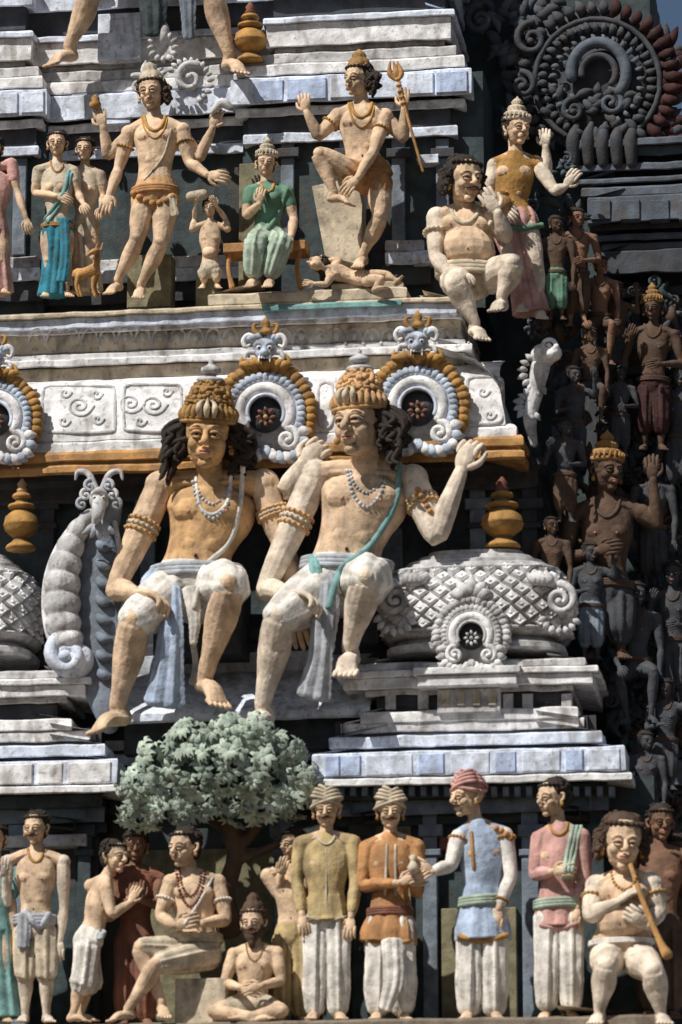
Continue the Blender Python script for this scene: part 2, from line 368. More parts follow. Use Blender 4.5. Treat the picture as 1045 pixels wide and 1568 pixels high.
    def dhoti(s,m,to=1.8,w0=1.12,w1=1.5,fl=(8,.10)):
        u=s.u; T=s.tor
        s.b.r(m,tube([T[0][0],T[1][0],T[1][0]*.4+T[2][0]*.6],[np.array(T[0][1])*1.25,np.array(T[1][1])*1.12,np.array(T[2][1])*1.12],n=28,ref=s.lat,fl=(9,.03)))
        for i,(q,k,a) in s.legs.items():
            pts=[q,(q+k)/2]; rr=[.36*u*w0,.34*u*w0]
            if to>=1:
                pts+= [k, k+(a-k)*(to-1)*.5, k+(a-k)*(to-1)]; rr+=[.29*u*(w0+w1)/2,.27*u*w1,.22*u*w1]
            else: pts+=[q+(k-q)*to]; rr+=[.3*u*w0]
            s.b.r(m,tube(pts,rr,n=36,fl=(fl[0],fl[1],float(i))))
    def skirt(s,m,hem,w1,fl=(10,.08),d=.75):
        T=s.tor; h=P(hem[0],hem[1],s.y+(hem[2] if len(hem)>2 else 0)*.01); w1*=.01
        mid=(T[0][0]+h)/2
        a=np.array(T[1][1]); s.b.r(m,tube([T[1][0]*.5+T[2][0]*.5,T[1][0],T[0][0],mid,h],[a*.95,a*1.1,a*1.12,(w1*.85,w1*.85*d),(w1,w1*d)],n=44,ref=s.lat,fl=fl,cap=False))
    def tunic(s,m,hem=None,w=None,sl=2,slm=None,r=1.12):
        u=s.u; T=s.tor
        pts=[q[0] for q in T[1:]]; rr=[np.array(q[1])*r for q in T[1:]]
        pts[-1]=pts[-1]-(pts[-1]-pts[-2])*.3; rr[-1]=rr[-1]*1.25
        s.b.r(m,tube(pts,rr,n=28,ref=s.lat,fl=(7,.012)))
        for q,k2 in ((-1,'s1'),(1,'s2')): 
            n=s.g('n'); sp=s.g(k2); s.b.r(m,tube([n*.75+sp*.25,(n+sp)/2,sp],[.17*u,.21*u,.24*u],n=10))
        if hem is not None:
            h=P(hem[0],hem[1],s.y+(hem[2] if len(hem)>2 else 0)*.01); ww=w*.01
            s.b.r(m,tube([T[2][0],T[1][0],(T[1][0]+h)/2,h],[np.array(T[2][1])*r,np.array(T[1][1])*r*1.02,(ww*.95,ww*.75),(ww,ww*.8)],n=36,ref=s.lat,fl=(9,.05),cap=False))
        if sl:
            for h in ('h1','h2'):
                A0,E0,H0=s.arms[h]; mm=slm or m
                if sl>=1.5: e=E0+(H0-E0)*(sl-1)*.9; s.b.r(mm,tube([A0,(A0+E0)/2,E0,(E0+e)/2,e],[.26*u,.24*u,.19*u,.19*u,.15*u],n=20,fl=(5,.04)))
                else: e=A0+(E0-A0)*sl; s.b.r(mm,tube([A0,(A0+e)/2,e],[.26*u,.25*u,.23*u],n=14))
    def band(s,m,h,t,r=.2,w=.04):
        A0,E0,H0=s.arms[h]; a,bb=(A0,E0) if t<1 else (E0,H0); t=t%1; c=a+(bb-a)*t; d=nz(bb-a)
        x=nz(np.cross(d,[0,1,.01])); yv=np.cross(d,x); r*=s.u
        s.b.add(m,tube([c+(x*math.cos(q)+yv*math.sin(q))*r for q in np.linspace(0,2*math.pi,17)],w*s.u,n=8,sub=1,cap=False))
        for j in range(18):
            q=j*2*math.pi/18; s.b.add(m,ell(c+(x*math.cos(q)+yv*math.sin(q))*(r+w*s.u*.6),w*s.u*1.1,nu=6,nv=5))
    def belt(s,m,t=.5,r=1.15,w=.07):
        T=s.tor; c=T[1][0]*(1-t)+T[2][0]*t; rr=np.array(T[1][1])*(1-t)+np.array(T[2][1])*t
        for k_ in (-1,0,1):
            cc=c+nz(T[2][0]-T[1][0])*k_*w*s.u*.7
            s.b.add(m,tube([cc+(s.lat*math.cos(q)*rr[0]-s.F*math.sin(q)*rr[1])*r for q in np.linspace(0,2*math.pi,25)],w*s.u*.6,n=8,sub=1,cap=False))
    def neckl(s,m,drop,wd,r=.035,beads=False):
        n=s.J['n']; hw=wd; pts=[(n[0]-hw,n[1]-4),(n[0]-hw*.7,n[1]+drop*.6),(n[0],n[1]+drop),(n[0]+hw*.7,n[1]+drop*.6),(n[0]+hw,n[1]-4)]
        if beads: s.b.beads(m,pts,r*s.u,s.y,0)
        else: s.b.line(m,pts,r*s.u,s.y,0)
    def line(s,m,pts,r,off=0): s.b.line(m,pts,r,s.y,off)
    def cloth(s,m,pts,w,t=.02,fl=(6,.2)):
        pp=[P(a,c,s.y+d*.01) for a,c,d in pts]; ww=w if hasattr(w,'__len__') else [w]*len(pp)
        s.b.r(m,tube(pp,[(q*.01,max(t,q*.004)) for q in ww],n=28,ref=np.array([1.,0,0]),fl=fl))
    def done(s,vox=.013,it=2): return s.b.done(vox,it,.016)
def auto(cx,top,bot,hf=.16,sw=.82,**k):
    Hh=bot-top; h=Hh*hf; kn=top+3.6*h+(bot-.25*h-top-3.6*h)*.48
    J=dict(hd=(cx,top+h/2,-.1*h),n=(cx,top+1.2*h),c=(cx,top+2.05*h),w=(cx,top+2.85*h),p=(cx,top+3.4*h),
     s1=(cx-sw*h,top+1.5*h),s2=(cx+sw*h,top+1.5*h),e1=(cx-1.0*h,top+2.75*h),e2=(cx+1.0*h,top+2.75*h),h1=(cx-.95*h,top+3.7*h,-.2*h),h2=(cx+.95*h,top+3.7*h,-.2*h),
     q1=(cx-.28*h,top+3.6*h),q2=(cx+.28*h,top+3.6*h),k1=(cx-.3*h,kn,-.12*h),k2=(cx+.3*h,kn,-.12*h),a1=(cx-.32*h,bot-.25*h),a2=(cx+.32*h,bot-.25*h),
     t1=(cx-.42*h,bot-.05*h,-.45*h),t2=(cx+.42*h,bot-.05*h,-.45*h))
    J.update(k); return J,h
# ================================================================= FIGURES
h=H('seated_temple_guardian_statue',.30,108,dict(hd=(318,668,-42),n=(326,742,-8),c=(322,790),w=(305,850),p=(298,895),
 s1=(246,745,-5),s2=(404,742,5),e1=(178,900,-25),e2=(440,850,10),h1=(206,908,-78),f1=(240,914,-88),oh1=(.2,-.2,-1,.75),h2=(455,925,0),
 q1=(268,905),k1=(208,950,-95),a1=(180,1082,-62),t1=(150,1118,-85),q2=(335,900),k2=(352,896,-100),a2=(316,1030,-50),t2=(334,1076,-75)),
 look=(6,10,3),hh=112,skin='tan',limb='cream',hd=dict(curl='hairgold',locks=(-1,1),ls=.8))
h.shorts('cloth',1.0,1.10)
h.cloth('lightblue',[(262,900,-62),(262,960,-78),(258,1020,-74),(252,1076,-66)],[13,17,21,28])
h.cloth('lightblue',[(238,872,-35),(228,892,-45),(240,915,-55)],[8,12,10])
h.cloth('cloth',[(292,900,-70),(298,950,-76),(296,985,-70)],[12,9,6])
h.line('cloth',[(372,715),(368,770),(352,830),(310,872),(298,930)],.042); h.line('cloth',[(296,985),(300,1020),(294,1045)],.05)
h.neckl('shrine',52,30,.032,True); h.neckl('shrine',30,26,.028,True); h.line('cloth',[(300,730),(306,775),(326,788),(348,770),(354,730)],.03)
for hn in ('h1','h2'):
    h.band('tan',hn,.36,.21,.028); h.band('beige',hn,.41,.21,.028); h.band('tan',hn,.46,.21,.028)
h.belt('clothgrey',.4,1.2,.08); h.done(.0155)
h=H('seated_temple_guardian_statue',.30,108,dict(hd=(550,650,-42),n=(562,725,-8),c=(556,772),w=(535,840),p=(528,885),
 s1=(484,728,-5),s2=(632,735,5),e1=(408,900,-25),e2=(668,822,-15),h1=(438,908,-78),f1=(472,914,-88),oh1=(.2,-.2,-1,.75),h2=(706,722,-12),f2=(716,692,-14),oh2=(.3,1,0,1.5),
 e3=(440,752,0),h3=(462,712,-10),f3=(485,688,-5),s3=(485,738,10),oh3=(0,1,0,1.5),
 q1=(500,895),k1=(430,945,-95),a1=(402,1080,-62),t1=(385,1116,-85),q2=(560,890),k2=(562,886,-100),a2=(536,990,-50),t2=(530,1030,-75)),
 look=(-20,3,0),hh=112,skin='cream',limb='pale',extra=[('s3','e3','h3','f3')],hd=dict(curl='tan',locks=(1,),ls=.8))
h.shorts('cloth',1.0,1.10)
h.cloth('clothgrey',[(496,895,-64),(494,950,-76),(490,1010,-72),(480,1066,-64)],[13,15,17,24])
h.cloth('tealpale',[(480,850,-40),(484,880,-58),(492,930,-66)],[7,9,7])
h.cloth('clothgrey',[(505,880,-60),(512,930,-68),(505,1000,-62)],[9,8,6])
h.line('tealpale',[(612,712),(604,775),(565,838),(522,872),(503,930)],.055)
h.neckl('shrine',52,30,.032,True); h.neckl('shrine',30,26,.028,True)
for hn in ('h1','h2'):
    h.band('tan',hn,.36,.21,.028); h.band('beige',hn,.41,.21,.028); h.band('tan',hn,.46,.21,.028)
h.belt('clothgrey',.4,1.2,.08); h.b.beads('orange',[(640,750),(650,768),(660,785)],.05,h.y); h.done(.0155)
# ---- bottom row
YB=-.55
J,u=auto(55,1242,1566,e1=(12,1385),h1=(8,1345,-20),e2=(98,1390),h2=(92,1440,-5)); 
h=H('bare_chested_devotee_statue',YB,u*.92,J,look=(-8,8,0),hh=u,skin='cream',limb='pale',hd=dict(mous=True)); h.dhoti('beige',1.15,1.15,1.2); h.belt('clothgrey',.3,1.2,.14); h.line('clothgrey',[(40,1395),(60,1420),(75,1400)],.05); h.cloth('clothgrey',[(38,1400,-22),(36,1450,-24)],[10,9]); h.neckl('gold',16,12,.05); h.done()
h=H('praying_devotee_statue',YB-.05,46,dict(hd=(176,1312,-5),n=(162,1345),c=(152,1378),w=(145,1415),p=(136,1440),s1=(140,1356,20),s2=(162,1362,-22),
 e1=(165,1405,30),h1=(200,1385,10),f1=(215,1355,5),e2=(172,1400,-35),h2=(200,1382,-12),f2=(214,1350,-8),
 q1=(132,1452,12),k1=(138,1500,10),a1=(124,1552,10),t1=(145,1562,5),q2=(134,1452,-12),k2=(128,1502,-15),a2=(112,1552,-15),t2=(132,1563,-20)),look=(55,4,0),hh=52,skin='cream',hd=dict(),F=(.85,-.5,0)); h.dhoti('cloth',1.2); h.belt('clothgrey',.4,1.2,.1); h.done()
J,u=auto(208,1272,1570,e1=(186,1385,-5),h1=(203,1378,-40),f1=(208,1345,-45),e2=(240,1385,-5),h2=(215,1378,-40),f2=(212,1345,-45))
h=H('red_robed_devotee_statue',YB+.35,u*.95,J,look=(10,8,0),hh=u*1.05,skin='brownskin',hd=dict()); h.dhoti('redbrown',1.9); h.tunic('redbrown',sl=0,r=1.06); h.done()
h=H('seated_sage_statue',YB-.1,58,dict(hd=(282,1298,-12),n=(292,1338),c=(296,1372),w=(300,1420),p=(302,1450),s1=(262,1352,-12),s2=(334,1352,8),
 e1=(246,1402,-20),h1=(268,1418,-45),f1=(290,1410,-50),e2=(346,1408,0),h2=(310,1414,-40),f2=(288,1412,-45),
 q1=(285,1462),k1=(216,1452,-45),a1=(248,1535,-45),t1=(252,1556,-65),q2=(318,1462),k2=(242,1476,-60),a2=(196,1545,-55),t2=(172,1562,-70)),look=(-28,6,0),hh=62,skin='cream',hd=dict()); h.shorts('beige',.95,1.15,(9,.07)); h.belt('beige',.4,1.2,.1)
h.neckl('redbrown',34,17,.04,True); h.neckl('redbrown',50,22,.045,True); h.line('cloth',[(326,1345),(300,1390),(276,1425)],.025); [h.band('cloth',q,.5,.21,.035) for q in ('h1','h2')]; h.done()
h=H('bearded_yogi_statue',YB-.15,47,dict(hd=(388,1412,-8),n=(390,1450),c=(390,1482),w=(388,1515),p=(386,1538),s1=(358,1462),s2=(424,1460),
 e1=(345,1505,-10),h1=(368,1512,-40),f1=(392,1518,-45),e2=(430,1502,-5),h2=(400,1510,-42),f2=(378,1515,-45),
 q1=(372,1542),k1=(328,1550,-30),a1=(392,1556,-45),t1=(415,1560,-45),q2=(402,1542),k2=(432,1548,-30),a2=(380,1556,-48),t2=(356,1560,-50)),look=(-5,8,0),hh=52,skin='cream',hd=dict(beard=True,hair='beard',mous=True,crown='j',crownm='shadebrown')); h.shorts('beige',.6); h.neckl('gold',22,13,.04,True); h.done()
J,u=auto(448,1268,1566,e1=(428,1370),h1=(432,1340,-25))
h=H('shawled_attendant_statue',YB+.3,u*.9,J,look=(-40,8,0),hh=u,skin='cream',hd=dict()); h.dhoti('mustard',1.9); h.tunic('cream',sl=1,r=1.05); h.done()
J,u=auto(500,1212,1562,e1=(455,1350),h1=(463,1402,-15),e2=(545,1350),h2=(538,1405,-15),s1=(462,1292),s2=(540,1290))
h=H('turbaned_man_in_tunic_statue',YB-.1,u*.9,J,look=(3,8,0),hh=u,skin='cream',hd=dict(turban='beige',mous=True)); h.dhoti('cloth',1.95,1.1,1.3); h.tunic('mustard',(500,1412),36,1.9); 
h.line('beige',[(500,1300),(500,1410)],.012); h.neckl('beige',14,14,.04); h.line('beige',[(470,1404),(500,1410),(530,1404)],.02); h.done()
J,u=auto(598,1214,1562,e1=(556,1355,-5),h1=(612,1352,-45),f1=(640,1340,-50),e2=(640,1365,-5),h2=(632,1352,-40),f2=(648,1338,-50),s1=(562,1298),s2=(638,1296))
h=H('turbaned_man_in_jacket_statue',YB-.1,u*.9,J,look=(8,8,0),hh=u,skin='cream',hd=dict(turban='beige',mous=True)); h.dhoti('cloth',1.9,1.2,1.6); h.tunic('orange',(594,1445),42,1.9)
h.line('beige',[(593,1294),(590,1370)],.022); h.line('beige',[(606,1294),(606,1370)],.022); h.line('gold',[(562,1440),(596,1446),(630,1440)],.03); h.belt('redbrown',.2,1.2,.1); h.cloth('cloth',[(600,1440,-40),(602,1500,-42),(590,1545,-40)],[14,13,9]); 
h.b.add('beige',lathe(P(633,1338,YB-.65),[(.03,0),(.07,.03),(.09,.1),(.05,.16),(.04,.2),(.07,.25),(.02,.28)],1,None,12)); h.done()
J,u=auto(738,1190,1562,hd=(716,1220,-8),n=(730,1260),e1=(690,1325,-25),h1=(662,1335,-45),f1=(640,1322,-50),e2=(782,1340,0),h2=(764,1392,-20),f2=(760,1418,-20),s1=(704,1282,-12),s2=(772,1278,8))
h=H('red_turbaned_merchant_statue',YB-.1,u*.88,J,look=(-50,6,0),hh=u*1.05,skin='cream',hd=dict(turban='pink',mous=True)); h.dhoti('cloth',1.95,1.15,1.45); h.tunic('lightblue',(740,1440),42,1.9,slm='cloth')
h.line('gold',[(704,1434),(740,1441),(776,1432)],.045); h.belt('greenpale',.35,1.25,.12); h.line('gold',[(722,1275),(726,1330)],.03); h.band('orange','h1',.1,.25,.04); h.b.beads('orange',[(760,1268),(774,1275),(784,1286)],.05,YB); h.band('gold','h2',.1,.26,.05); h.band('gold','h2',1.75,.16,.04); h.done()
J,u=auto(856,1194,1562,hd=(846,1222,-6),e1=(820,1338,-5),h1=(846,1335,-40),f1=(868,1332,-45),e2=(896,1335),h2=(884,1390,-15),s1=(826,1284),s2=(890,1280))
h=H('pink_shirted_attendant_statue',YB-.05,u*.88,J,look=(-45,6,0),hh=u,skin='cream',hd=dict(bun=True)); h.dhoti('cloth',1.85,1.12,1.3); h.tunic('pink',(856,1420),34,1.9); h.belt('greenpale',.3,1.25,.12)
for k_ in range(3): h.line('greenpale',[(878+k_*6,1266),(868+k_*6,1310),(864+k_*5,1345)],.035)
h.line('pink',[(828,1416),(856,1422),(884,1414)],.035); h.neckl('gold',14,14,.05); h.done()
h=H('flute_playing_boy_statue',YB-.25,68,dict(hd=(954,1290,-15),n=(956,1340),c=(956,1374),w=(954,1418),p=(952,1450),s1=(914,1358),s2=(996,1354),
 e1=(904,1402,-20),h1=(945,1382,-45),f1=(975,1360,-45),oh1=(0,.4,-1,.9),e2=(1010,1395,-5),h2=(992,1418,-40),f2=(975,1405,-50),oh2=(0,1,0,1.),
 q1=(932,1465),k1=(928,1480,-60),a1=(918,1548,-45),t1=(912,1566,-70),q2=(975,1465),k2=(1000,1488,-60),a2=(1012,1550,-45),t2=(1018,1566,-70)),look=(12,10,4),hh=86,skin='cream',limb='pale',belly=.9,build=1.15,hd=dict(locks=(-1,1),hair='beard',ls=.35))
h.b.add('ochre',tube([P(966,1325,YB-.75),P(985,1380,YB-.8),P(1010,1440,YB-.8),P(1022,1462,YB-.8)],[.035,.04,.05,.085],n=12)); h.belt('cloth',.2,1.1,.05); h.neckl('gold',22,20,.04,True); [h.band('gold',q,.4,.24,.035) for q in ('h1','h2')]; h.done()
J,u=auto(1012,1232,1560,hf=.17); h=H('corner_attendant_statue',YB+.9,u*.9,J,look=(20,8,0),hh=u,skin='brownskin',hd=dict(ring=False)); h.dhoti('shadebrown',1.8); h.done()
J,u=auto(-8,1260,1566,e2=(18,1370),h2=(22,1430)); h=H('blue_robed_devotee_statue',YB+.05,u*.9,J,hh=u,hd={}); h.skirt('tealpale',(-2,1560),34); h.tunic('tealpale',sl=1); h.done()
# ---- top row
YT=1.35
J,u=auto(88,197,455,hf=.175,e1=(54,295),h1=(88,300,-25),f1=(118,312,-30),e2=(120,295),h2=(128,312,-25),s1=(60,262),s2=(112,262))
h=H('teal_sari_woman_statue',YT,u*.9,J,look=(5,8,0),hh=u,skin='cream',female=True,hd=dict()); h.skirt('teal',(80,454),24); h.tunic('beige',sl=.5,r=1.03); h.belt('gold',.1,1.15,.07); h.line('tealpale',[(106,262),(95,300),(70,335)],.035); h.line('tealpale',[(110,266),(99,304),(74,340)],.03); h.neckl('gold',12,10,.05); h.cloth('teal',[(98,335,-22),(100,390,-26),(95,430,-26)],[7,8,9]); h.done()
J,u=auto(130,208,450,hf=.17,e2=(158,300),h2=(155,318,-20),s1=(108,268),s2=(154,268)); h=H('attendant_woman_statue',YT+.3,u*.9,J,look=(0,8,0),hh=u,female=True,hd={}); h.skirt('beige',(135,448),24); h.tunic('beige',sl=.5,r=1.04); h.done()
h=H('four_armed_standing_deity_statue',YT-.05,58,dict(hd=(232,142,-8),n=(237,182),c=(240,215),w=(238,262),p=(238,298),s1=(198,204),s2=(280,200),
 e1=(182,258,5),h1=(168,298,-15),e2=(290,248,-5),h2=(318,268,-30),f2=(342,270,-38),s3=(202,206,8),e3=(166,238,5),h3=(158,195,-8),f3=(152,172,-8),s4=(276,204,8),e4=(305,242,5),h4=(326,196,-8),f4=(333,172,-8),
 q1=(222,308),k1=(210,366,-10),a1=(180,430,0),t1=(168,448,-25),q2=(256,306),k2=(246,372,-10),a2=(216,436,0),t2=(212,455,-28)),look=(-4,8,-4),hh=62,skin='cream',extra=[('s3','e3','h3','f3'),('s4','e4','h4','f4')],hd=dict(crown='j',crownm='beige',locks=(1,),ls=.35,hair='beard'))
h.shorts('tan',.22,1.05); h.belt('orange',.1,1.12,.1); h.b.beads('orange',[(205,296),(220,306),(238,312),(256,306),(272,296)],.06,h.y); h.neckl('gold',18,16,.05); h.neckl('gold',30,20,.03); [h.band('gold',q,.4,.22,.035) for q in ('h1','h2')]
h.line('beige',[(262,198),(250,240),(222,275)],.02); h.cloth('beige',[(262,300,-20),(268,330,-18)],[8,6]); h.b.add('gold',lathe(P(146,168,YT-.15),[(.02,0),(.08,.04),(.10,.1),(.05,.16),(.07,.2),(.01,.26)],1,None,12)); h.b.add('shrine',tube([P(325,172,YT-.2),P(340,158,YT-.2),P(355,166,YT-.2)],[.04,.09,.05],n=8)); h.done()
J,u=auto(322,302,442,hf=.23,e1=(298,335),h1=(300,312,-15),e2=(345,335),h2=(332,315,-20)); h=H('child_drummer_statue',YT-.1,u*.85,J,hh=u,skin='cream',belly=.7,hd=dict()); h.shorts('beige',.7); h.b.add('beige',tube([P(292,302,YT-.25),P(312,298,YT-.25)],.09,n=14)); h.done()
h=H('seated_goddess_statue',YT-.1,49,dict(hd=(408,250,-8),n=(410,284),c=(411,306),w=(410,340),p=(410,362),s1=(384,294),s2=(438,294),e1=(378,330,-8),h1=(398,312,-32),f1=(400,290,-36),e2=(450,335,0),h2=(446,362,-25),f2=(440,380,-30),
 q1=(398,368),k1=(392,372,-48),a1=(388,424,-40),t1=(382,438,-55),q2=(424,368),k2=(430,374,-48),a2=(414,424,-40),t2=(410,438,-55)),look=(8,8,3),hh=46,female=True,chest='green',hd=dict(crown='k',crownm='beige')); h.tunic('green',sl=.5,r=1.04); h.dhoti('greenpale',1.85,1.1,1.3); h.line('green',[(440,290),(430,320),(412,350)],.04); h.neckl('gold',10,10,.05); h.done()
h=H('dancing_trident_deity_statue',YT-.1,58,dict(hd=(548,122,-8),n=(554,162),c=(554,195),w=(556,240),p=(566,268),s1=(518,178),s2=(590,178),
 e1=(488,208,-10),h1=(470,172,-20),f1=(464,142,-22),e2=(572,232,-30),h2=(548,272,-45),f2=(528,292,-50),s3=(590,180,8),e3=(618,212,0),h3=(620,165,-15),f3=(618,140,-18),
 q1=(552,272,-8),k1=(490,236,-45),a1=(512,295,-35),t1=(535,312,-45),q2=(580,278),k2=(582,332,-12),a2=(556,390,0),t2=(548,408,-28)),look=(-30,6,4),hh=60,skin='cream',extra=[('s3','e3','h3','f3')],hd=dict(crown='j',crownm='hairgold',ring=True,locks=(1,),ls=.6))
h.shorts('orange',.45,1.06); h.belt('gold',.2,1.15,.08); h.neckl('gold',18,16,.05); h.neckl('gold',34,20,.035); [h.band('gold',q,.4,.22,.035) for q in ('h1','h2')]
h.b.add('ochre',tube([P(606,100,YT-.3),P(622,170,YT-.3),P(648,262,YT-.25)],[.025]*3,n=8)); 
for dx in (-9,0,9): h.b.add('ochre',tube([P(608+dx*.3,122,YT-.3),P(606+dx,112,YT-.3),P(603+dx*.6,94,YT-.3)],[.03,.045,.012],n=6))
for k_ in range(5): h.b.add('ochre',ell(P(609+k_*2.2,122+k_*9,YT-.3),(.05,.05,.035),nu=8,nv=6))
h.done()
h=H('prostrate_dwarf_statue',YT-.2,30,dict(hd=(487,404,-10),n=(503,412,-8),c=(520,418),w=(540,424),p=(556,426),s1=(506,425,-18),s2=(512,408,12),e1=(500,436,-22),h1=(482,434,-25),e2=(520,398,15),h2=(500,398,10),
 q1=(562,430,-8),k1=(585,428,-20),a1=(575,440,-22),t1=(590,440,-30),q2=(562,424,8),k2=(590,420,5),a2=(608,430,0),t2=(615,425,0)),look=(-70,-10,-60),hh=38,skin='cream',hd=dict(),F=(0,-1,.2)); h.done()
h=H('corner_gana_dwarf_statue',YT-.75,72,dict(hd=(712,276,-18),n=(712,322),c=(714,352),w=(722,392),p=(724,420),s1=(670,334),s2=(752,336),
 e1=(668,392,-15),h1=(686,418,-40),f1=(712,420,-55),oh1=(0,.3,-1,.5),e2=(775,362,-10),h2=(762,325,-35),f2=(745,298,-40),
 q1=(700,428),k1=(698,436,-70),a1=(728,495,-55),t1=(738,518,-80),q2=(750,425),k2=(786,405,-60),a2=(768,456,-50),t2=(760,474,-70)),look=(34,8,0),hh=80,skin='cream',limb='pale',belly=.92,build=1.08,hd=dict(mous=True,locks=(-1,1),hair='hair',ls=.3))
h.shorts('beige',.3,1.05); h.belt('beige',.05,1.25,.12); h.neckl('beige',20,22,.05); [h.band('beige',q,.4,.25,.04) for q in ('h1','h2')]; h.done()
h=H('archer_deity_statue',YT+.25,56,dict(hd=(792,198,-8),n=(790,238),c=(785,270),w=(782,310),p=(790,340),s1=(758,254,-8),s2=(824,254,8),e1=(748,300,-10),h1=(770,318,-35),e2=(850,292,-10),h2=(866,286,-20),f2=(878,268,-25),
 s3=(820,250,12),e3=(838,262,8),h3=(836,225,0),f3=(834,200,0),q1=(780,350),k1=(786,410,-10),a1=(800,460),t1=(800,475,-25),q2=(806,350),k2=(822,410,-8),a2=(826,470),t2=(830,486,-20)),look=(35,6,0),hh=58,skin='cream',limb='pale',extra=[('s3','e3','h3','f3')],hd=dict(crown='k',crownm='beige'))
h.skirt('pink',(815,480),30); h.tunic('gold',sl=0,r=1.05); h.line('green',[(770,345),(800,350),(830,345)],.05); h.b.add('ochre',lathe(P(762,340,YT-.1),[(.1,0),(.22,.1),(.26,.25),(.22,.38),(.16,.42),(.2,.46),(.05,.5)],1,None,16)); h.done()
J,u=auto(-10,206,450,hf=.18,e2=(26,290),h2=(40,335,-10),s2=(18,250)); h=H('pink_robed_attendant_statue',YT,u*.9,J,hh=u,skin='cream',hd=dict()); h.skirt('pink',(-8,450),30); h.tunic('pink',sl=.6); h.done()
h=H('striding_deity_statue',1.9,84,dict(hd=(215,-330),n=(215,-270),c=(215,-220),w=(215,-150),p=(215,-100),s1=(155,-240),s2=(275,-240),e1=(130,-150),h1=(120,-80),e2=(300,-150),h2=(310,-80),
 q1=(190,-80),k1=(140,-10,-20),a1=(106,72),t1=(80,98,-35),q2=(245,-80),k2=(322,-12,-20),a2=(352,85),t2=(368,110,-35)),hh=92,skin='tan',limb='cream',hd=dict(crown='k')); h.shorts('bluegrey',.6,1.2)
h.cloth('darkwall',[(225,-60,-20),(235,10,-20),(236,52,-15)],[26,20,16]); h.cloth('bluegrey',[(285,-60,-20),(288,10,-20),(290,58,-15)],[20,12,10]); h.done()
# ---- shaded statues of the receding side
def stand(name,cx,top,bot,y,skin,cl,kind=0,look=(15,8,0),crown=None,lean=0,hf=.17,**k):
    J,u=auto(cx,top,bot,hf=hf)
    if kind==1: J.update(e1=(cx-1.15*u,top+2.6*u,-5),h1=(cx-.9*u,top+1.7*u,-25),e2=(cx+1.1*u,top+2.6*u),h2=(cx+.35*u,top+2.6*u,-30))
    if kind==2: J.update(e1=(cx-1.0*u,top+2.6*u,-10),h1=(cx-.25*u,top+2.4*u,-40),e2=(cx+1.2*u,top+1.8*u),h2=(cx+1.1*u,top+.7*u,-15))
    if kind==3:
        J.update(k1=(cx-.7*u,top+3.9*u,-.9*u),k2=(cx+.7*u,top+3.7*u,-.9*u),a1=(cx-.4*u,bot-.3*u,-.7*u),a2=(cx+.6*u,bot-.4*u,-.7*u),t1=(cx-.6*u,bot-.05*u,-1.1*u),t2=(cx+.8*u,bot-.1*u,-1.1*u),e1=(cx-1.1*u,top+2.7*u,-10),h1=(cx-.7*u,top+3.5*u,-50))
    if lean:
        for q,t in list(J.items()):
            J[q]=(t[0]+lean*(bot-t[1])/(bot-top),)+tuple(t[1:])
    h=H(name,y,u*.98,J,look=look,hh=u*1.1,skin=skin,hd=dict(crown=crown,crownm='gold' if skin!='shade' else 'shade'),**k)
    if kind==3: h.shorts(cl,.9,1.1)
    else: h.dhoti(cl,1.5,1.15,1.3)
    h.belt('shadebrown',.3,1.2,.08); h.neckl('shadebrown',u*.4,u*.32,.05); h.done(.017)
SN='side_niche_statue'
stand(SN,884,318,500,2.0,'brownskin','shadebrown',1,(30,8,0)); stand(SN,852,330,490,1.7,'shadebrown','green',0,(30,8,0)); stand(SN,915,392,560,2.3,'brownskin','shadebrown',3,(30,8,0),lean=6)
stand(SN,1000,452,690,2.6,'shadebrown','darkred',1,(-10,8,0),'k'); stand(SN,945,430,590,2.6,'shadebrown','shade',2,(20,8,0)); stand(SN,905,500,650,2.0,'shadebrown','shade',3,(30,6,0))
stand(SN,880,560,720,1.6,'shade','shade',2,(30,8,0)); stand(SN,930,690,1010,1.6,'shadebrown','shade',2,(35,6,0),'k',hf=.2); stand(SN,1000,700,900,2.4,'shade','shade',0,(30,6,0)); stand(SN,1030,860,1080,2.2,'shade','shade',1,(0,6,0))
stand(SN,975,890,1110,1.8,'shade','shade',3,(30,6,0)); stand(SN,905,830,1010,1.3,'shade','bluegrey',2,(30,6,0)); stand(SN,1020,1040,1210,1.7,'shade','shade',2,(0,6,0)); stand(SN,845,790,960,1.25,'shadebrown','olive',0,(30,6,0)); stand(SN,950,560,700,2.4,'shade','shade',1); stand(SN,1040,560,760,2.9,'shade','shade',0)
stand(SN,866,640,800,1.3,'shade','shadebrown',1,(40,6,0)); stand(SN,990,1120,1290,.9,'shade','shade',0,(30,6,0)); stand(SN,1035,1280,1560,.9,'shadebrown','darkred',0,(0,6,0))
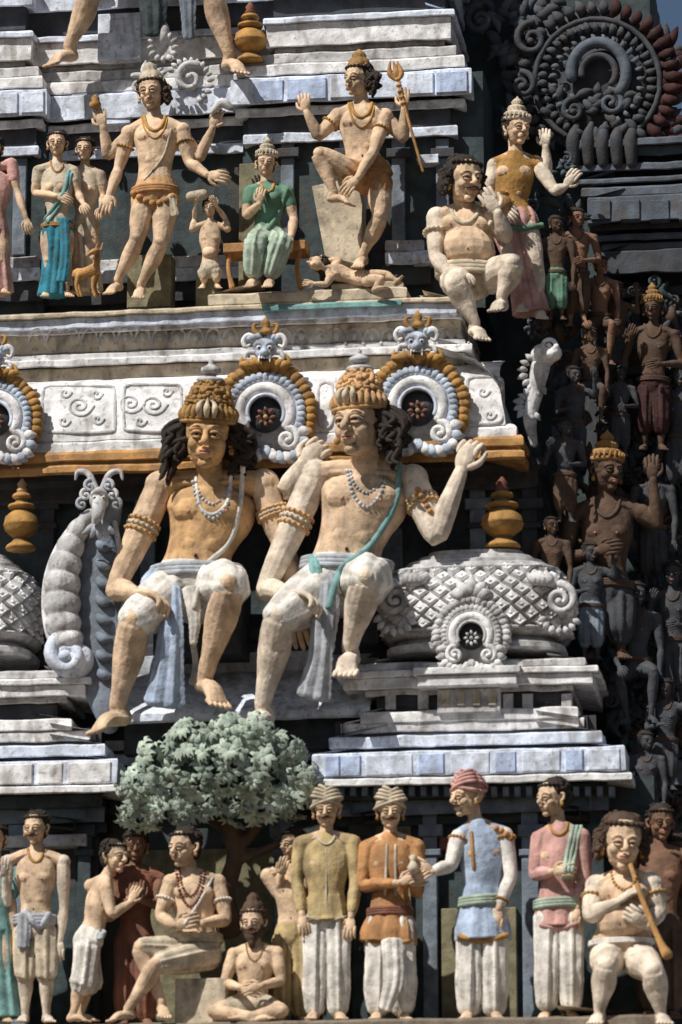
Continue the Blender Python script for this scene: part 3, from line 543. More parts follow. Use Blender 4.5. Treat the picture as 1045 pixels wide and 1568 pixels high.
# ================================================================= TOWER
TW='T'
def sweep(b,m,plan,prof,pref,yf,step=.18,jit=.012):
    pl=[np.array(p,float) for p in plan]; pts=[];nr=[]
    ns=[]
    for i in range(len(pl)-1):
        d=nz(pl[i+1]-pl[i]); ns.append(np.array([d[1],-d[0]]))
    for i in range(len(pl)-1):
        L_=np.linalg.norm(pl[i+1]-pl[i]); k=max(1,int(L_/step))
        for j in range(k):
            pts.append(pl[i]+(pl[i+1]-pl[i])*j/k)
            if j==0 and i>0: nr.append((ns[i-1]+ns[i])/(1+ns[i-1]@ns[i]))
            else: nr.append(ns[i])
    pts.append(pl[-1]); nr.append(ns[-1])
    PR=[(o*.01,P(pref,py,yf-o*.01)[2]) for o,py in prof]; V=[];n=len(pts);k=len(PR)
    for i in range(n):
        for (o,z) in PR:
            q=pts[i]+nr[i]*o; v=noise.noise_vector(Vector((q[0]*2.7,q[1]*2.7,z*2.7)))*jit*2
            V.append((q[0]+v[0],q[1]+v[1],z+v[2]))
    F=[(i*k+j,(i+1)*k+j,(i+1)*k+j+1,i*k+j+1) for i in range(n-1) for j in range(k-1)]
    b.add(m,(np.array(V),F))
def X(px,py,y): return P(px,py,y)[0]
def pbox(b,m,x0,y0,x1,y1,yf,dep=.3,ch=.012):
    a=P((x0+x1)/2,y0,yf); c=P((x0+x1)/2,y1,yf); l=P(x0,(y0+y1)/2,yf); r_=P(x1,(y0+y1)/2,yf)
    b.add(m,box(l[0],r_[0],yf,yf+dep,c[2],a[2],ch))
def panels(b,m,xs,py0,py1,yf,pref,dep=.1):
    z0=P(pref,py1,yf)[2]; z1=P(pref,py0,yf)[2]
    for a,c in xs:
        b.add(m,box(X(a,(py0+py1)/2,yf),X(c,(py0+py1)/2,yf),yf,yf+dep,z0,z1,.014))
XL=-9.0; YBK=4.0
def bay(y,rec,xa,xb,xc,py,ret=YBK):
    return [(XL,y),(X(xa,py,y),y),(X(xa,py,y),y+rec),(X(xb,py,y),y+rec),(X(xb,py,y),y),(X(xc,py,y),y),(X(xc,py,y),ret)]
def F3(r0,r1,o=0,dip=-60,ch=2):
    return [(dip,r1),(o-ch,r1),(o,r1-ch),(o,r0+ch),(o-ch,r0),(dip,r0)]
t=B('lower_cornice',TW,False)
sweep(t,'stone',bay(0,.9,180,478,958,1170),F3(1148,1186),720,0)
sweep(t,'white',bay(0,.9,184,474,964,1190),F3(1188,1200,4),720,0)
sweep(t,'stone',bay(0,.9,172,488,936,1130),F3(1124,1142,-14,-80),720,0)
sweep(t,'white',bay(0,.9,160,500,912,1110),F3(1103,1119,-26,-90),720,0)
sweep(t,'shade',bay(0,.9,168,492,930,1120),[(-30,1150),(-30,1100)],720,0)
panels(t,'panelblue',[(498,520),(522,552),(640,680),(758,790),(866,893)],1152,1184,-.035,720); panels(t,'stone',[(560,632),(690,750),(800,858),(900,950)],1152,1184,-.025,720)
panels(t,'white',[(-20,50),(58,96),(104,170)],1152,1184,-.03,720)
for o,a,c,m in ((-25,1202,1222,'darkwall'),(-45,1222,1246,'bluegrey'),(-62,1246,1262,'darkwall')): sweep(t,m,bay(0,.7,170,488,948,1220),F3(a,c,o,-110),720,0)
for i in range(26):
    x=500+i*18
    if x<950: pbox(t,'bluegrey',x,1204,x+9,1218,.12,.2)
t.done()
t=B('lower_storey_wall',TW,False)
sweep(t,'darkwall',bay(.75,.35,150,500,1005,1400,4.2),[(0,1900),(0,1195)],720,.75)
for x,w,m in ((20,26,'bluegrey'),(118,20,'darkwall'),(420,22,'bluegrey'),(540,26,'darkwall'),(648,22,'bluegrey'),(800,26,'bluegrey'),(905,22,'darkwall')):
    pbox(t,m,x,1235,x+w,1600,.55,.3); pbox(t,m,x-7,1262,x+w+7,1280,.5,.3); pbox(t,m,x-5,1300,x+w+5,1310,.52,.3)
pbox(t,'olive',676,1390,792,1600,.62,.2); pbox(t,'olive',560,1260,630,1600,.66,.1); pbox(t,'olive',200,1300,420,1600,1.0,.2); pbox(t,'redbrown',672,1280,790,1300,.6,.2)
pbox(t,'shrine',0,1278,132,1296,.45,.4)
sweep(t,'beige',[(XL,-1.25),(X(1010,1566,-1.25),-1.25),(X(1010,1566,-1.25),4.2)],[(-150,1562),(-2,1562),(0,1566),(0,1600),(-10,1604),(-10,1680),(4,1690),(4,1760)],520,-1.25)
pbox(t,'beige',268,1498,346,1590,-.9,.8)
t.done()
t=B('shrine_pedestal',TW,False)
def ped(xl,xr,pref,off):
    y=.15
    for (r0,r1,o,m,w) in ((1086,1104,-8,'white',-20),(1062,1086,-22,'shade',-34),(1052,1062,-12,'shrine',-24),(1034,1052,4,'white',-8),(1024,1034,10,'white',-4),(1012,1024,-2,'shrine',-14)):
        sweep(t,m,[(X(xl-w,1040,y),2.0),(X(xl-w,1040,y),y),(X(xr+w,1040,y),y),(X(xr+w,1040,y),2.4)],F3(r0+off,r1+off,o,-60),pref,y)
ped(522,912,720,0); ped(-260,136,30,16)
for x in (590,640,770,800,860): pbox(t,'shrine',x,1062,x+16,1086,.26,.2)
zf=lambda py:P(720,py,0)[2]
t.add('white',box(X(640,1040,.0),X(792,1040,.0),-.04,.5,zf(1050),zf(1034))); t.add('white',box(X(634,1030,.0),X(798,1030,.0),-.09,.5,zf(1033),zf(1022))); t.add('shrine',box(X(668,1070,.0),X(765,1070,.0),.16,.5,zf(1088),zf(1051)))
for x in (676,700,724,748): pbox(t,'beige',x,1058,x+12,1080,.13,.1)
t.done()
def dome(name,cx,py0,w,hgt,y,dep,rg):
    b=B(name,TW,False); c=P(cx,py0,y); s=hgt*.01
    prof=[(.90,0),(.93,.02),(.93,.07),(.86,.09),(.83,.13),(.90,.16),(.95,.185),(.95,.215),(.93,.225),(.96,.30),(1.0,.42),(1.0,.55),(.95,.66),(.87,.76),(.89,.77),(.89,.80),(.80,.815),(.78,.85),(.72,.86),(.72,.89),(.62,.91),(.60,.945),(.52,.96),(.50,1.0),(0.02,1.01)]
    a=w*.01; ex=.55; sq=(ex,a/s,dep/s)
    b.add('shrine',lathe(c,prof,s,None,96,None,sq))
    pr=[p for p in prof if p[1]>=.20]
    def at(t,v):
        r=np.interp(v,[p[1] for p in pr],[p[0] for p in pr]); cx_,sy_=math.cos(t),math.sin(t)
        return c+np.array([r*math.copysign(abs(cx_)**ex,cx_)*a,r*math.copysign(abs(sy_)**ex,sy_)*dep,v*s])
    ts=np.linspace(math.pi*.98,2.02*math.pi,600); q=np.array([at(x,.5) for x in ts]); al=np.concatenate([[0],np.cumsum(np.linalg.norm(np.diff(q,axis=0),axis=1))])
    tot=al[-1]; nx=int(tot/.30); rows=4; DV=.50/(rows*2-1)
    for i in range(nx*2+1):
        for r in range(rows*2):
            if (i+r)%2: continue
            a0=i/(nx*2)*tot; v=.26+DV*r; hs=tot/(nx*2)*.90; hv=DV*.90
            T_=lambda s_: np.interp(np.clip(s_,0,tot),al,ts)
            cs_=[(-hs,0),(0,-hv),(hs,0),(0,hv)]; p0=at(T_(a0),v)
            W=np.array([at(T_(a0+x_),v+v_) for x_,v_ in cs_]); n_=nz(np.cross(W[2]-W[0],W[3]-W[1])); 
            if n_[1]>0 and abs(n_[0])<.9: n_=-n_
            In=p0+(W-p0)*.70+n_*.06; W=W+n_*.004; In[1]+=n_*.03; In[3]-=n_*.02
            Ce=p0+n_*.085; V=np.vstack([W,In,p0+(W-p0)*.3+n_*.05,[Ce]])
            Fq=[(k,(k+1)%4,4+(k+1)%4,4+k) for k in range(4)]+[(4+k,4+(k+1)%4,8+(k+1)%4,8+k) for k in range(4)]+[(8+k,8+(k+1)%4,12) for k in range(4)]
            b.add(rg,(V,Fq))
    for v,r_ in ((.20,.03),(.785,.028)):
        b.add('shrine',tube([at(x,v)+np.array([0,-.01,0]) for x in np.linspace(math.pi*.97,2.03*math.pi,120)],r_,n=8,sub=1))
    b.done(); return at
def disc(b,m,c,r,y,th=.04,n=32):
    ring=lambda q,yy:[P(c[0]+q*math.cos(t),c[1]-q*math.sin(t),yy) for t in np.linspace(0,2*math.pi,n,endpoint=False)]
    V=np.array(ring(r,y+th)+ring(r,y)+[P(c[0],c[1],y-.01)]); F=[(i,(i+1)%n,n+(i+1)%n,n+i) for i in range(n)]+[(n+i,n+(i+1)%n,2*n) for i in range(n)]
    b.add(m,(V,F))
def arc(b,m,c,r,a0,a1,rad,y,n=24,ry=None):
    pts=[P(c[0]+r*math.cos(math.radians(t)),c[1]-(ry or r)*math.sin(math.radians(t)),y) for t in np.linspace(a0,a1,n)]
    b.add(m,tube(pts,rad,n=10,sub=1))
def spiral(b,m,c,r,turns,a0,sgn,rad,y,n=26):
    pts=[];rr=[]
    for i in range(n):
        t=i/(n-1); q=r*(1-t*.85); a=math.radians(a0)+sgn*turns*2*math.pi*t
        pts.append(P(c[0]+q*math.cos(a),c[1]-q*math.sin(a),y-.05*t)); rr.append(rad*(1-.45*t))
    b.add(m,tube(pts,rr,n=8,sub=1)); b.add(m,ell(pts[-1],rad*.9,nu=8,nv=6))
YAX=np.array([0,1.,0])
def cleaf(b,m,x,y_,ang,ln,w,y,bend=.6):
    pts=[];rr=[]; cx,cy=x,y_
    for i in range(5):
        pts.append(P(cx,cy,y-.05*math.sin(i*.8)*w*.12)); cx+=ln*.25*math.cos(ang+bend*i*.45); cy-=ln*.25*math.sin(ang+bend*i*.45)
        q=(.55,.95,1.0,.7,.2)[i]*w*.01; rr.append((q*.75,q))
    b.add(m,tube(pts,rr,n=8,sub=2,ref=YAX))
def lumps(b,m,c,r,a0,a1,step,sz,y,el=1.4,tw=0):
    a=a0; k=0
    while a<=a1+.1:
        t=math.radians(a); q=R.uniform(.9,1.1); s_=sz*100
        cleaf(b,m,c[0]+(r-s_*.7)*math.cos(t),c[1]-(r-s_*.7)*math.sin(t),t-tw*.5,s_*el*1.5*q,s_*.85*q,y,(tw or .25)*1.0)
        a+=step; k+=1
def kudu(name,cx,cy,r,y,ms=('gold','greyblue','white'),fin=True,par=TW):
    b=B(name,par,True); c=(cx,cy); u=r*.01; g=ms[0]=='gold'
    disc(b,'shrine' if g else ms[1],c,r*.84,y+.02,.35)
    for q in (-1,1):
        for i in range(15):
            a=math.radians(90-q*(6+i*9.2)); 
            cleaf(b,ms[0],cx+r*.78*math.cos(a),cy-r*.78*math.sin(a),a+q*.5,r*.27*R.uniform(.85,1.1),r*.10,y-.03+R.uniform(-.02,.02),-q*1.1)
            if i<14: a+=math.radians(4); cleaf(b,ms[1],cx+r*.60*math.cos(a),cy-r*.60*math.sin(a),a+q*.3,r*.20,r*.085,y-.08,-q*.7)
    arc(b,ms[0],c,r*.80,-46,226,.03*u,y-.06,40); arc(b,ms[1],c,r*.62,-45,225,.03*u,y-.12,40)
    arc(b,ms[2],c,r*.48,-30,210,.12*u,y-.09,32); arc(b,'stone' if g else ms[1],c,r*.35,-25,205,.04*u,y-.14,28)
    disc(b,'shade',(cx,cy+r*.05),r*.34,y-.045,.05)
    lumps(b,'redbrown' if g else ms[0],(cx,cy+r*.08),r*.13,0,330,45,.045*u,y-.08,1.5)
    b.add('ochre' if g else ms[0],ell(P(cx,cy+r*.08,y-.1),.05*u,nu=8,nv=6))
    for q in (-1,1):
        spiral(b,ms[2],(cx+q*r*.42,cy+r*.50),r*.22,1.5,90,-q,.075*u,y-.12)
        for i,(dx,dy) in enumerate(((.62,.30),(.66,.48),(.60,.64),(.50,.72),(.38,.76),(.25,.76),(.12,.72),(.02,.66))):
            a=math.atan2(-dy*1.2,q*dx); cleaf(b,ms[1] if i%2 else ms[2],cx+q*r*dx,cy+r*dy,a,r*.26,r*.105,y-.09,q*.5)
    if fin:   # kirtimukha mask: gold scroll base, silver horned face, gold knob
        yy=y-.1; fx,fy=cx-2,cy-r*1.22
        for q in (-1,1):
            spiral(b,ms[0],(cx+q*r*.34,cy-r*.94),r*.14,1.2,90,-q,.055*u,yy)
            for k in range(3): cleaf(b,ms[0],cx+q*r*(.08+.09*k),cy-r*.86,math.pi/2-q*(.25+.3*k),r*.28,r*.08,yy-.03,-q*.8)
        cleaf(b,ms[0],cx,cy-r*.84,math.pi/2,r*.26,r*.10,yy-.05,0)
        b.r(ms[1],ell(P(fx,fy,yy),(.24*u,.20*u,.22*u))); b.r(ms[1],ell(P(fx,fy+r*.10,yy-.12*u),(.17*u,.15*u,.12*u)))
        b.r(ms[1],tube([P(fx,fy-r*.02,yy-.18*u),P(fx,fy+r*.07,yy-.29*u)],[.05*u,.075*u],n=8))
        for q in (-1,1):
            b.r(ms[1],tube([P(fx+q*r*.02,fy-r*.06,yy-.18*u),P(fx+q*r*.10,fy-r*.11,yy-.2*u),P(fx+q*r*.2,fy-r*.07,yy-.12*u)],[.04*u,.05*u,.03*u],n=8))
            b.add('white',ell(P(fx+q*r*.10,fy-r*.03,yy-.19*u),(.055*u,.05*u,.05*u),nu=9,nv=7)); b.add('black',ell(P(fx+q*r*.10,fy-r*.025,yy-.235*u),(.024*u,.02*u,.026*u),nu=6,nv=5))
            b.add(ms[2],tube([P(fx+q*r*.14,fy-r*.16,yy),P(fx+q*r*.30,fy-r*.26,yy),P(fx+q*r*.40,fy-r*.16,yy),P(fx+q*r*.36,fy-r*.04,yy),P(fx+q*r*.28,fy-r*.08,yy)],[.055*u,.06*u,.05*u,.04*u,.025*u],n=8))
            b.add(ms[2],tube([P(fx+q*r*.18,fy+r*.06,yy-.05),P(fx+q*r*.32,fy+r*.08,yy-.05),P(fx+q*r*.36,fy+r*.18,yy-.05),P(fx+q*r*.27,fy+r*.2,yy-.05)],[.06*u,.055*u,.045*u,.025*u],n=8))
            b.add('white',tube([P(fx+q*r*.10,fy+r*.15,yy-.24*u),P(fx+q*r*.11,fy+r*.25,yy-.26*u)],[.028*u,.008*u],n=6))
            for k in range(3): cleaf(b,ms[1],fx+q*r*.06*(k+1),fy-r*.16,math.pi/2-q*(.15+.35*k),r*.2,r*.06,yy,-q*1.0)
        for k in range(5): b.add('white',ell(P(fx+(k-2)*r*.045,fy+r*.165,yy-.26*u),(.02*u,.02*u,.028*u),nu=6,nv=5))
        b.add('black',ell(P(fx,fy+r*.19,yy-.22*u),(.11*u,.05*u,.03*u),nu=10,nv=6))
        for q in (-1,1): b.add(ms[0],tube([P(cx+q*r*.06,cy-r*1.45,yy),P(cx+q*r*.2,cy-r*1.55,yy),P(cx+q*r*.22,cy-r*1.68,yy),P(cx+q*r*.13,cy-r*1.70,yy)],[.05*u,.05*u,.04*u,.02*u],n=8))
        b.add(ms[0],lathe(P(cx,cy-r*1.48,yy),[(.12,0),(.15,.05),(.10,.12),(.06,.16),(.10,.22),(.07,.3),(.01,.38)],u,None,16))
    b.done(.018)
dome('shrine_dome',732,1012,148,165,1.05,.95,'white'); dome('shrine_dome',-40,1018,106,168,1.05,.9,'white')
kudu('shrine_dome_horseshoe_arch',722,972,60,.08,('shrine','shrine','white'),False)
b=B('shrine_dome_scroll_ornaments',TW)
for cx,q in ((605,-1),(858,1)):
    spiral(b,'shrine',(cx,918),24,1.6,90,-q,.065,.12); lumps(b,'shrine',(cx,938),28,200,340,22,.06,.12,1.4)
    for k in range(4): cleaf(b,'shrine',cx-q*(10+k*6),895-k*2,math.pi/2+q*(.9+.2*k),26,9,.12,-q*.6)
for q in (-2,-1,0,1,2): cleaf(b,'shrine',722+q*4,915,math.pi/2-q*.5,34-abs(q)*4,10,.05,-q*.25)
b.done()
def pot(name,cx,pyb,pyt,y,w,m='gold',top='redbrown'):
    b=B(name,TW); s=(pyb-pyt)*.01; W=w*.01/s
    b.add(m,lathe(P(cx,pyb,y),[(.85*W,0),(.88*W,.03),(.8*W,.06),(.55*W,.10),(.42*W,.15),(.5*W,.17),(.6*W,.19),(.95*W,.27),(W,.33),(1.04*W,.345),(W,.36),(.93*W,.45),(.6*W,.52),(.45*W,.55),(.75*W,.575),(.8*W,.60),(.75*W,.62),(.4*W,.65),(.34*W,.70),(.55*W,.72),(.56*W,.74),(.5*W,.77),(.26*W,.80)],s,None,32))
    b.add(top,lathe(P(cx,pyb,y)+np.array([0,0,.79*s]),[(.28*W,0),(.34*W,.04),(.22*W,.08),(.3*W,.12),(.16*W,.17),(.05*W,.21)],s,None,18)); b.done()
pot('brass_pot_finial',770,840,726,.75,32); pot('brass_pot_finial',32,842,726,.75,27,'gold','tan'); pot('brass_pot_finial',383,96,-10,2.0,27)
t=B('middle_storey_wall',TW,False)
sweep(t,'darkwall',[(XL,1.75),(X(830,900,1.75),1.75),(X(830,900,1.75),4.2)],[(0,1200),(0,690)],430,1.75)
for x,w,m in ((585,30,'bluegrey'),(660,24,'shade'),(720,24,'bluegrey'),(800,24,'shade'),(215,22,'bluegrey'),(470,24,'shade'),(60,22,'shade')):
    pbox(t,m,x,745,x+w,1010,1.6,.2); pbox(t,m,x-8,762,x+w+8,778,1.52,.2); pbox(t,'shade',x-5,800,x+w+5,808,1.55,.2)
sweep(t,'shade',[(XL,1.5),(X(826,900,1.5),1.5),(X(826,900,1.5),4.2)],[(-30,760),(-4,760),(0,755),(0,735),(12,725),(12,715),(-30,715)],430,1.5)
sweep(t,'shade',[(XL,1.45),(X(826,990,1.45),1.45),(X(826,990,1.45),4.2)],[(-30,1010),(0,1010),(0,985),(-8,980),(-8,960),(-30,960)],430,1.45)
sweep(t,'stone',[(X(150,1080,.35),.35),(X(566,1080,.35),.35)],[(-60,1104),(-4,1104),(0,1100),(0,1090),(-4,1086),(-70,1050),(-110,1030),(-110,1000)],350,.35)
pbox(t,'shade',190,1096,560,1150,.75,.3)
pbox(t,'shade',235,890,370,1000,.65,.9); pbox(t,'shade',470,880,580,985,.65,.9)
t.done()
t=B('rolled_cornice',TW,False); yk=.62
pl=lambda px,y=yk,py=690:[(XL,y),(X(px,py,y),y),(X(px,py,y),4.2)]
sweep(t,'ochre',pl(803),[(-90,716),(-4,716),(0,712),(0,704),(-5,701),(-5,697),(0,694),(0,684),(-4,680),(-60,680)],430,yk)
sweep(t,'white',pl(797),[(-60,682),(-6,681),(-6,668),(-10,664),(-16,662),(-60,662)],430,yk)
sweep(t,'white',pl(782),[(-8,664),(-9,648),(-13,625),(-22,600),(-36,582),(-56,572),(-80,568),(-130,566)],430,yk)
def rrect(x0,y0,x1,y1,q=14):
    return [(x0+q,y0),(x1-q,y0),(x1-3,y0+3),(x1,y0+q),(x1,y1-q),(x1-q,y1),(x0+q,y1),(x0,y1-q),(x0,y0+q),(x0+3,y0+3),(x0+q,y0)]
for x0,x1,dy in ((66,176,6),(190,278,4),(488,510,0),(716,770,-8)):
    t.line('shrine',rrect(x0,586+dy,x1,656+dy,10),.03,yk,fine=4)
for cx,cy in ((122,622),(235,620),(200,618)):
    G=[(cx+ (22-20*i/14)*math.cos(i*.8),cy+(18-16*i/14)*math.sin(i*.8)) for i in range(15)]; t.line('shrine',G,.024,yk,fine=2)
for cx,cy in ((100,602),(148,604),(98,645),(150,642),(255,600),(215,645),(740,600),(750,635)):
    G=[(cx+ (10-9*i/8)*math.cos(i*.8),cy+(10-9*i/8)*math.sin(i*.8)) for i in range(9)]; t.line('shrine',G,.024,yk,fine=2)
t.done()
kudu('horseshoe_arch_ornament',407,632,80,yk-.02); kudu('horseshoe_arch_ornament',640,622,80,yk-.02); kudu('horseshoe_arch_ornament',-8,640,74,yk-.02)
t=B('upper_ledge_courses',TW,False)
def cs(m,px,y,r0,r1,o=0,dip=-60,pref=400): sweep(t,m,[(XL,y),(X(px,(r0+r1)/2,y),y),(X(px,(r0+r1)/2,y),4.2)],F3(r0,r1,o,dip),pref,y)
cs('beige',712,1.25,552,572,0); cs('white',722,1.1,538,550,0); cs('shrine',712,1.35,530,540); cs('beige',706,1.42,500,530); cs('white',708,1.28,490,500); cs('stone',700,1.12,474,492,0); cs('beige',704,1.05,466,474)
for i in range(25):
    x=44+i*27
    t.line('shrine',[(x,526),(x+3,510),(x+13,502),(x+23,510),(x+26,526)],.022,1.4,fine=4)
    t.add('shrine',ell(t.surf(x+13,516,1.4),(.05,.03,.07),nu=8,nv=6))
sweep(t,'beige',[(X(318,455,1.0),2.4),(X(318,455,1.0),1.08),(X(622,455,1.0),1.08),(X(622,455,1.0),2.4)],F3(448,466,0,-80),400,1.08)
sweep(t,'tealpale',[(X(402,470,1.0),2.4),(X(402,470,1.0),1.02),(X(615,470,1.0),1.02),(X(615,470,1.0),2.4)],F3(468,478,0,-80),400,1.02)
sweep(t,'beige',[(X(505,435,1.0),2.4),(X(505,435,1.0),1.15),(X(615,435,1.0),1.15),(X(615,435,1.0),2.4)],F3(432,446,0,-80),560,1.15)
t.done()
t=B('upper_storey_wall',TW,False)
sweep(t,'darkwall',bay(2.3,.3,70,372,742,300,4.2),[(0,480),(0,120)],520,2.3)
pbox(t,'olive',195,390,262,470,1.75,.4); pbox(t,'olive',366,250,400,470,1.95,.4); pbox(t,'olive',300,420,330,470,1.8,.5)
b2=[P(x,y,1.6) for x,y in ((478,285),(556,268),(552,405),(498,392))]; b3=[p+np.array([0,.5,0]) for p in b2]
t.add('beige',(np.array(b2+b3),[(3,2,1,0),(0,1,5,4),(1,2,6,5),(2,3,7,6),(3,0,4,7)]))
def c2(m,y,r0,r1,xa,xb,xc,o=0,dip=-50,rec=.35): sweep(t,m,bay(y,rec,xa,xb,xc,(r0+r1)/2,4.2),F3(r0,r1,o,dip),560,y)
c2('stone',2.05,388,408,62,590,655); c2('shade',2.15,408,440,66,585,660); c2('shrine',2.18,370,388,60,590,650)
c2('stone',2.1,198,214,60,372,700); c2('shade',2.18,172,198,56,380,690); c2('white',2.05,158,172,66,362,712)
c2('stone',1.92,112,152,72,352,722); c2('white',1.98,92,110,66,362,712); c2('shrine',2.05,76,92,60,372,700)
c2('white',2.0,30,66,48,408,690,0,-40); c2('stone',1.92,20,30,52,402,696); c2('shrine',2.15,66,76,40,420,680); c2('shade',2.2,-20,20,40,420,680); c2('stone',2.0,-60,-18,50,405,690)
for a,c in ((388,434),(440,500),(506,560),(622,664),(668,716),(-10,28),(34,68)):
    t.add('stone' if (a//2)%2 else 'panelblue',box(X(a,130,1.9),X(c,130,1.9),1.885,2.0,P(560,148,1.9)[2],P(560,116,1.9)[2]))
for x in (430,520,600,668,20): pbox(t,'bluegrey',x,212,x+20,390,2.2,.2); pbox(t,'shade',x-8,226,x+28,240,2.12,.2)
pbox(t,'stone',640,236,672,250,2.1,.2); pbox(t,'stone',632,388,672,402,1.95,.3)
pbox(t,'stone',150,20,215,90,2.2,.4); pbox(t,'greyblue',110,120,360,150,2.35,.3); pbox(t,'stone',150,175,200,190,2.3,.3)
for k in range(6):
    y=2.6+k*.9; z0=P(500,-60,y)[2]+k*2.2-.4; t.add('shrine',box(XL-.0+k*.7,1.6-k*.3,y,12-k,z0,z0+2.6)); t.add('white',box(XL-.2+k*.7,1.8-k*.3,y-.25,12,z0+2.2,z0+2.5))
t.done()
b=B('leafy_backplate_ornament',TW); 
spiral(b,'shrine',(292,120),24,1.2,60,1,.065,1.75); lumps(b,'shrine',(290,125),32,-60,150,16,.05,1.75,1.3); spiral(b,'shrine',(212,130),16,1.2,120,-1,.05,1.8); b.add('shrine',ell(P(250,50,1.8),(.11,.1,.2))); lumps(b,'shrine',(250,72),18,0,330,30,.05,1.8,1.4)
for k in range(12): cleaf(b,'clothgrey' if k%2 else 'shrine',236+6*math.cos(k),150-k*3,math.radians(20+k*12),30,7,1.85,.9 if k<6 else -.9)
b.done()
b=B('low_wooden_stool',None,False); b.add('orange',box(X(342,378,1.1),X(468,378,1.1),1.1,1.6,P(400,384,1.1)[2],P(400,370,1.1)[2]))
for x in (350,455): b.add('orange',tube([P(x+4,384,1.2),P(x,410,1.2),P(x+6,440,1.2)],[.05,.035,.05],n=8)); b.add('orange',tube([P(x+4,384,1.5),P(x,410,1.5),P(x+6,440,1.5)],[.05,.035,.05],n=8))
b.done()
b=B('small_deer_statue'); yy=1.05; s_='ochre'
b.r(s_,tube([P(120,420,yy+.1),P(130,418,yy),P(146,412,yy)],[.10,.085,.10],n=12)); b.r(s_,tube([P(146,410,yy),P(150,396,yy),P(148,386,yy)],[.07,.05,.045],n=10)); b.r(s_,tube([P(148,385,yy),P(142,386,yy-.1),P(136,390,yy-.2)],[.06,.045,.03],n=10))
for x,dy in ((120,0),(124,.15),(145,0),(149,.15)): b.r(s_,tube([P(x,422,yy+dy),P(x-3,438,yy+dy-.02),P(x+1,453,yy+dy)],[.05,.028,.025],n=8))
for q in (-3,5): b.r(s_,tube([P(150+q,383,yy),P(153+q,372,yy)],[.025,.012],n=6))
b.r(s_,tube([P(114,415,yy+.1),P(110,425,yy+.1)],[.025,.015],n=6)); b.done(.01,1,.005)
# makara scroll arch at left: dark slab body, ribbed pale rim, crested beast head on top
b=B('makara_scroll_arch',TW); y=.15
b.r('bluegrey',tube([P(168,775,y+.15),P(154,825,y+.15),P(150,880,y+.15),P(150,960,y+.15),P(154,1040,y+.15),P(168,1112,y+.1)],[(.20,.2),(.30,.16),(.40,.16),(.44,.16),(.32,.16),(.14,.15)],n=24,ref=np.array([1.,0,0]))) 
path=cr(np.array([(146,782,9),(124,806,15),(108,838,21),(98,876,26),(95,918,28),(98,960,27),(106,992,24)],float),14); nP=len(path)
b.r('shrine',tube([P(a,c_,y-.08) for a,c_,q in path],[q*.01*(.84+.22*abs(math.sin(math.pi*i/nP*8.0))**.7) for i,(a,c_,q) in enumerate(path)],n=20,sub=1))
b.add('white',tube([P(a-q*.95,c_+2,y-.1) for a,c_,q in path[::6]],.05,n=8,sub=3))
spiral(b,'stone',(104,1002),30,1.3,100,1,.12,y-.2); b.r('stone',ell(P(112,1012,y-.05),(.34,.24,.30))); b.r('white',ell(P(104,978,y-.26),(.16,.12,.12)))
b.add('shrine',tube([P(184,1060,y-.05),P(192,960,y-.05),P(188,870,y-.05),P(176,800,y)],[.05,.06,.05,.04],n=8))
for k in range(8): cleaf(b,'bluegrey',150,830+k*28,-.9,26,8,y-.0,.8)
b.r('shrine',ell(P(152,766,y-.15),(.15,.2,.17))); b.r('shrine',tube([P(152,770,y-.3),P(150,788,y-.42),P(146,798,y-.42)],[.11,.10,.06],n=10)); b.r('shrine',tube([P(142,756,y-.3),P(152,750,y-.34),P(162,756,y-.3)],[.04,.05,.04],n=8))
for q in (-1,1):
    b.add('white',ell(P(152+q*7,762,y-.34),.032,nu=8,nv=6)); b.add('black',ell(P(152+q*7,762,y-.37),.018,nu=6,nv=5))
    for k in range(3): spiral(b,'shrine' if k%2 else 'clothgrey',(152+q*(14+k*6),744+k*14),9,1.1,90,-q,.035,y-.2)
    b.add('shrine',tube([P(152+q*6,748,y-.15),P(152+q*16,726,y-.15),P(152+q*32,722,y-.15),P(152+q*36,734,y-.15)],[.06,.05,.04,.02],n=8))
    b.add('white',tube([P(150+q*6,792,y-.45),P(150+q*7,802,y-.46)],[.022,.008],n=6))
for k in range(5): cleaf(b,'clothgrey',144+k*4,802,-math.pi/2+(k-2)*.3,24,6,y-.3,(k-2)*.2)
b.done(.016)
b=B('lion_head_bracket',TW); y=.9
b.r('white',ell(P(832,545,y),(.20,.25,.19))); b.r('white',tube([P(838,545,y-.1),P(850,540,y-.3),P(852,530,y-.4)],[.14,.12,.05],n=10)); b.r('shrine',tube([P(828,560,y),P(820,600,y),P(812,640,y),P(818,680,y)],[.16,.13,.11,.06],n=10))
lumps(b,'shrine',(828,570),26,60,300,22,.06,y-.05,1.6); lumps(b,'clothgrey',(815,620),18,60,300,26,.06,y-.05,1.6); spiral(b,'white',(840,530),12,1.2,0,1,.04,y-.25); b.done(.018)
t=B('receding_side_body',TW,False)
def c3(m,x,y,r0,r1,o=0): sweep(t,m,[(X(x,r0,y),5.4),(X(x,r0,y),y),(9.5,y)],F3(r0,r1,o,-60),960,y)
yr=4.0
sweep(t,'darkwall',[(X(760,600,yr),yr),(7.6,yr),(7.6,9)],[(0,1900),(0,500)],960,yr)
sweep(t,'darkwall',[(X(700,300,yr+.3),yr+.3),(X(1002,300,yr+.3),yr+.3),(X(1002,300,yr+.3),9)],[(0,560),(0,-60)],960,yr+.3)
sweep(t,'darkwall',[(X(900,400,yr+.1),yr+.1),(7.2,yr+.1)],[(0,560),(0,215)],960,yr+.1)
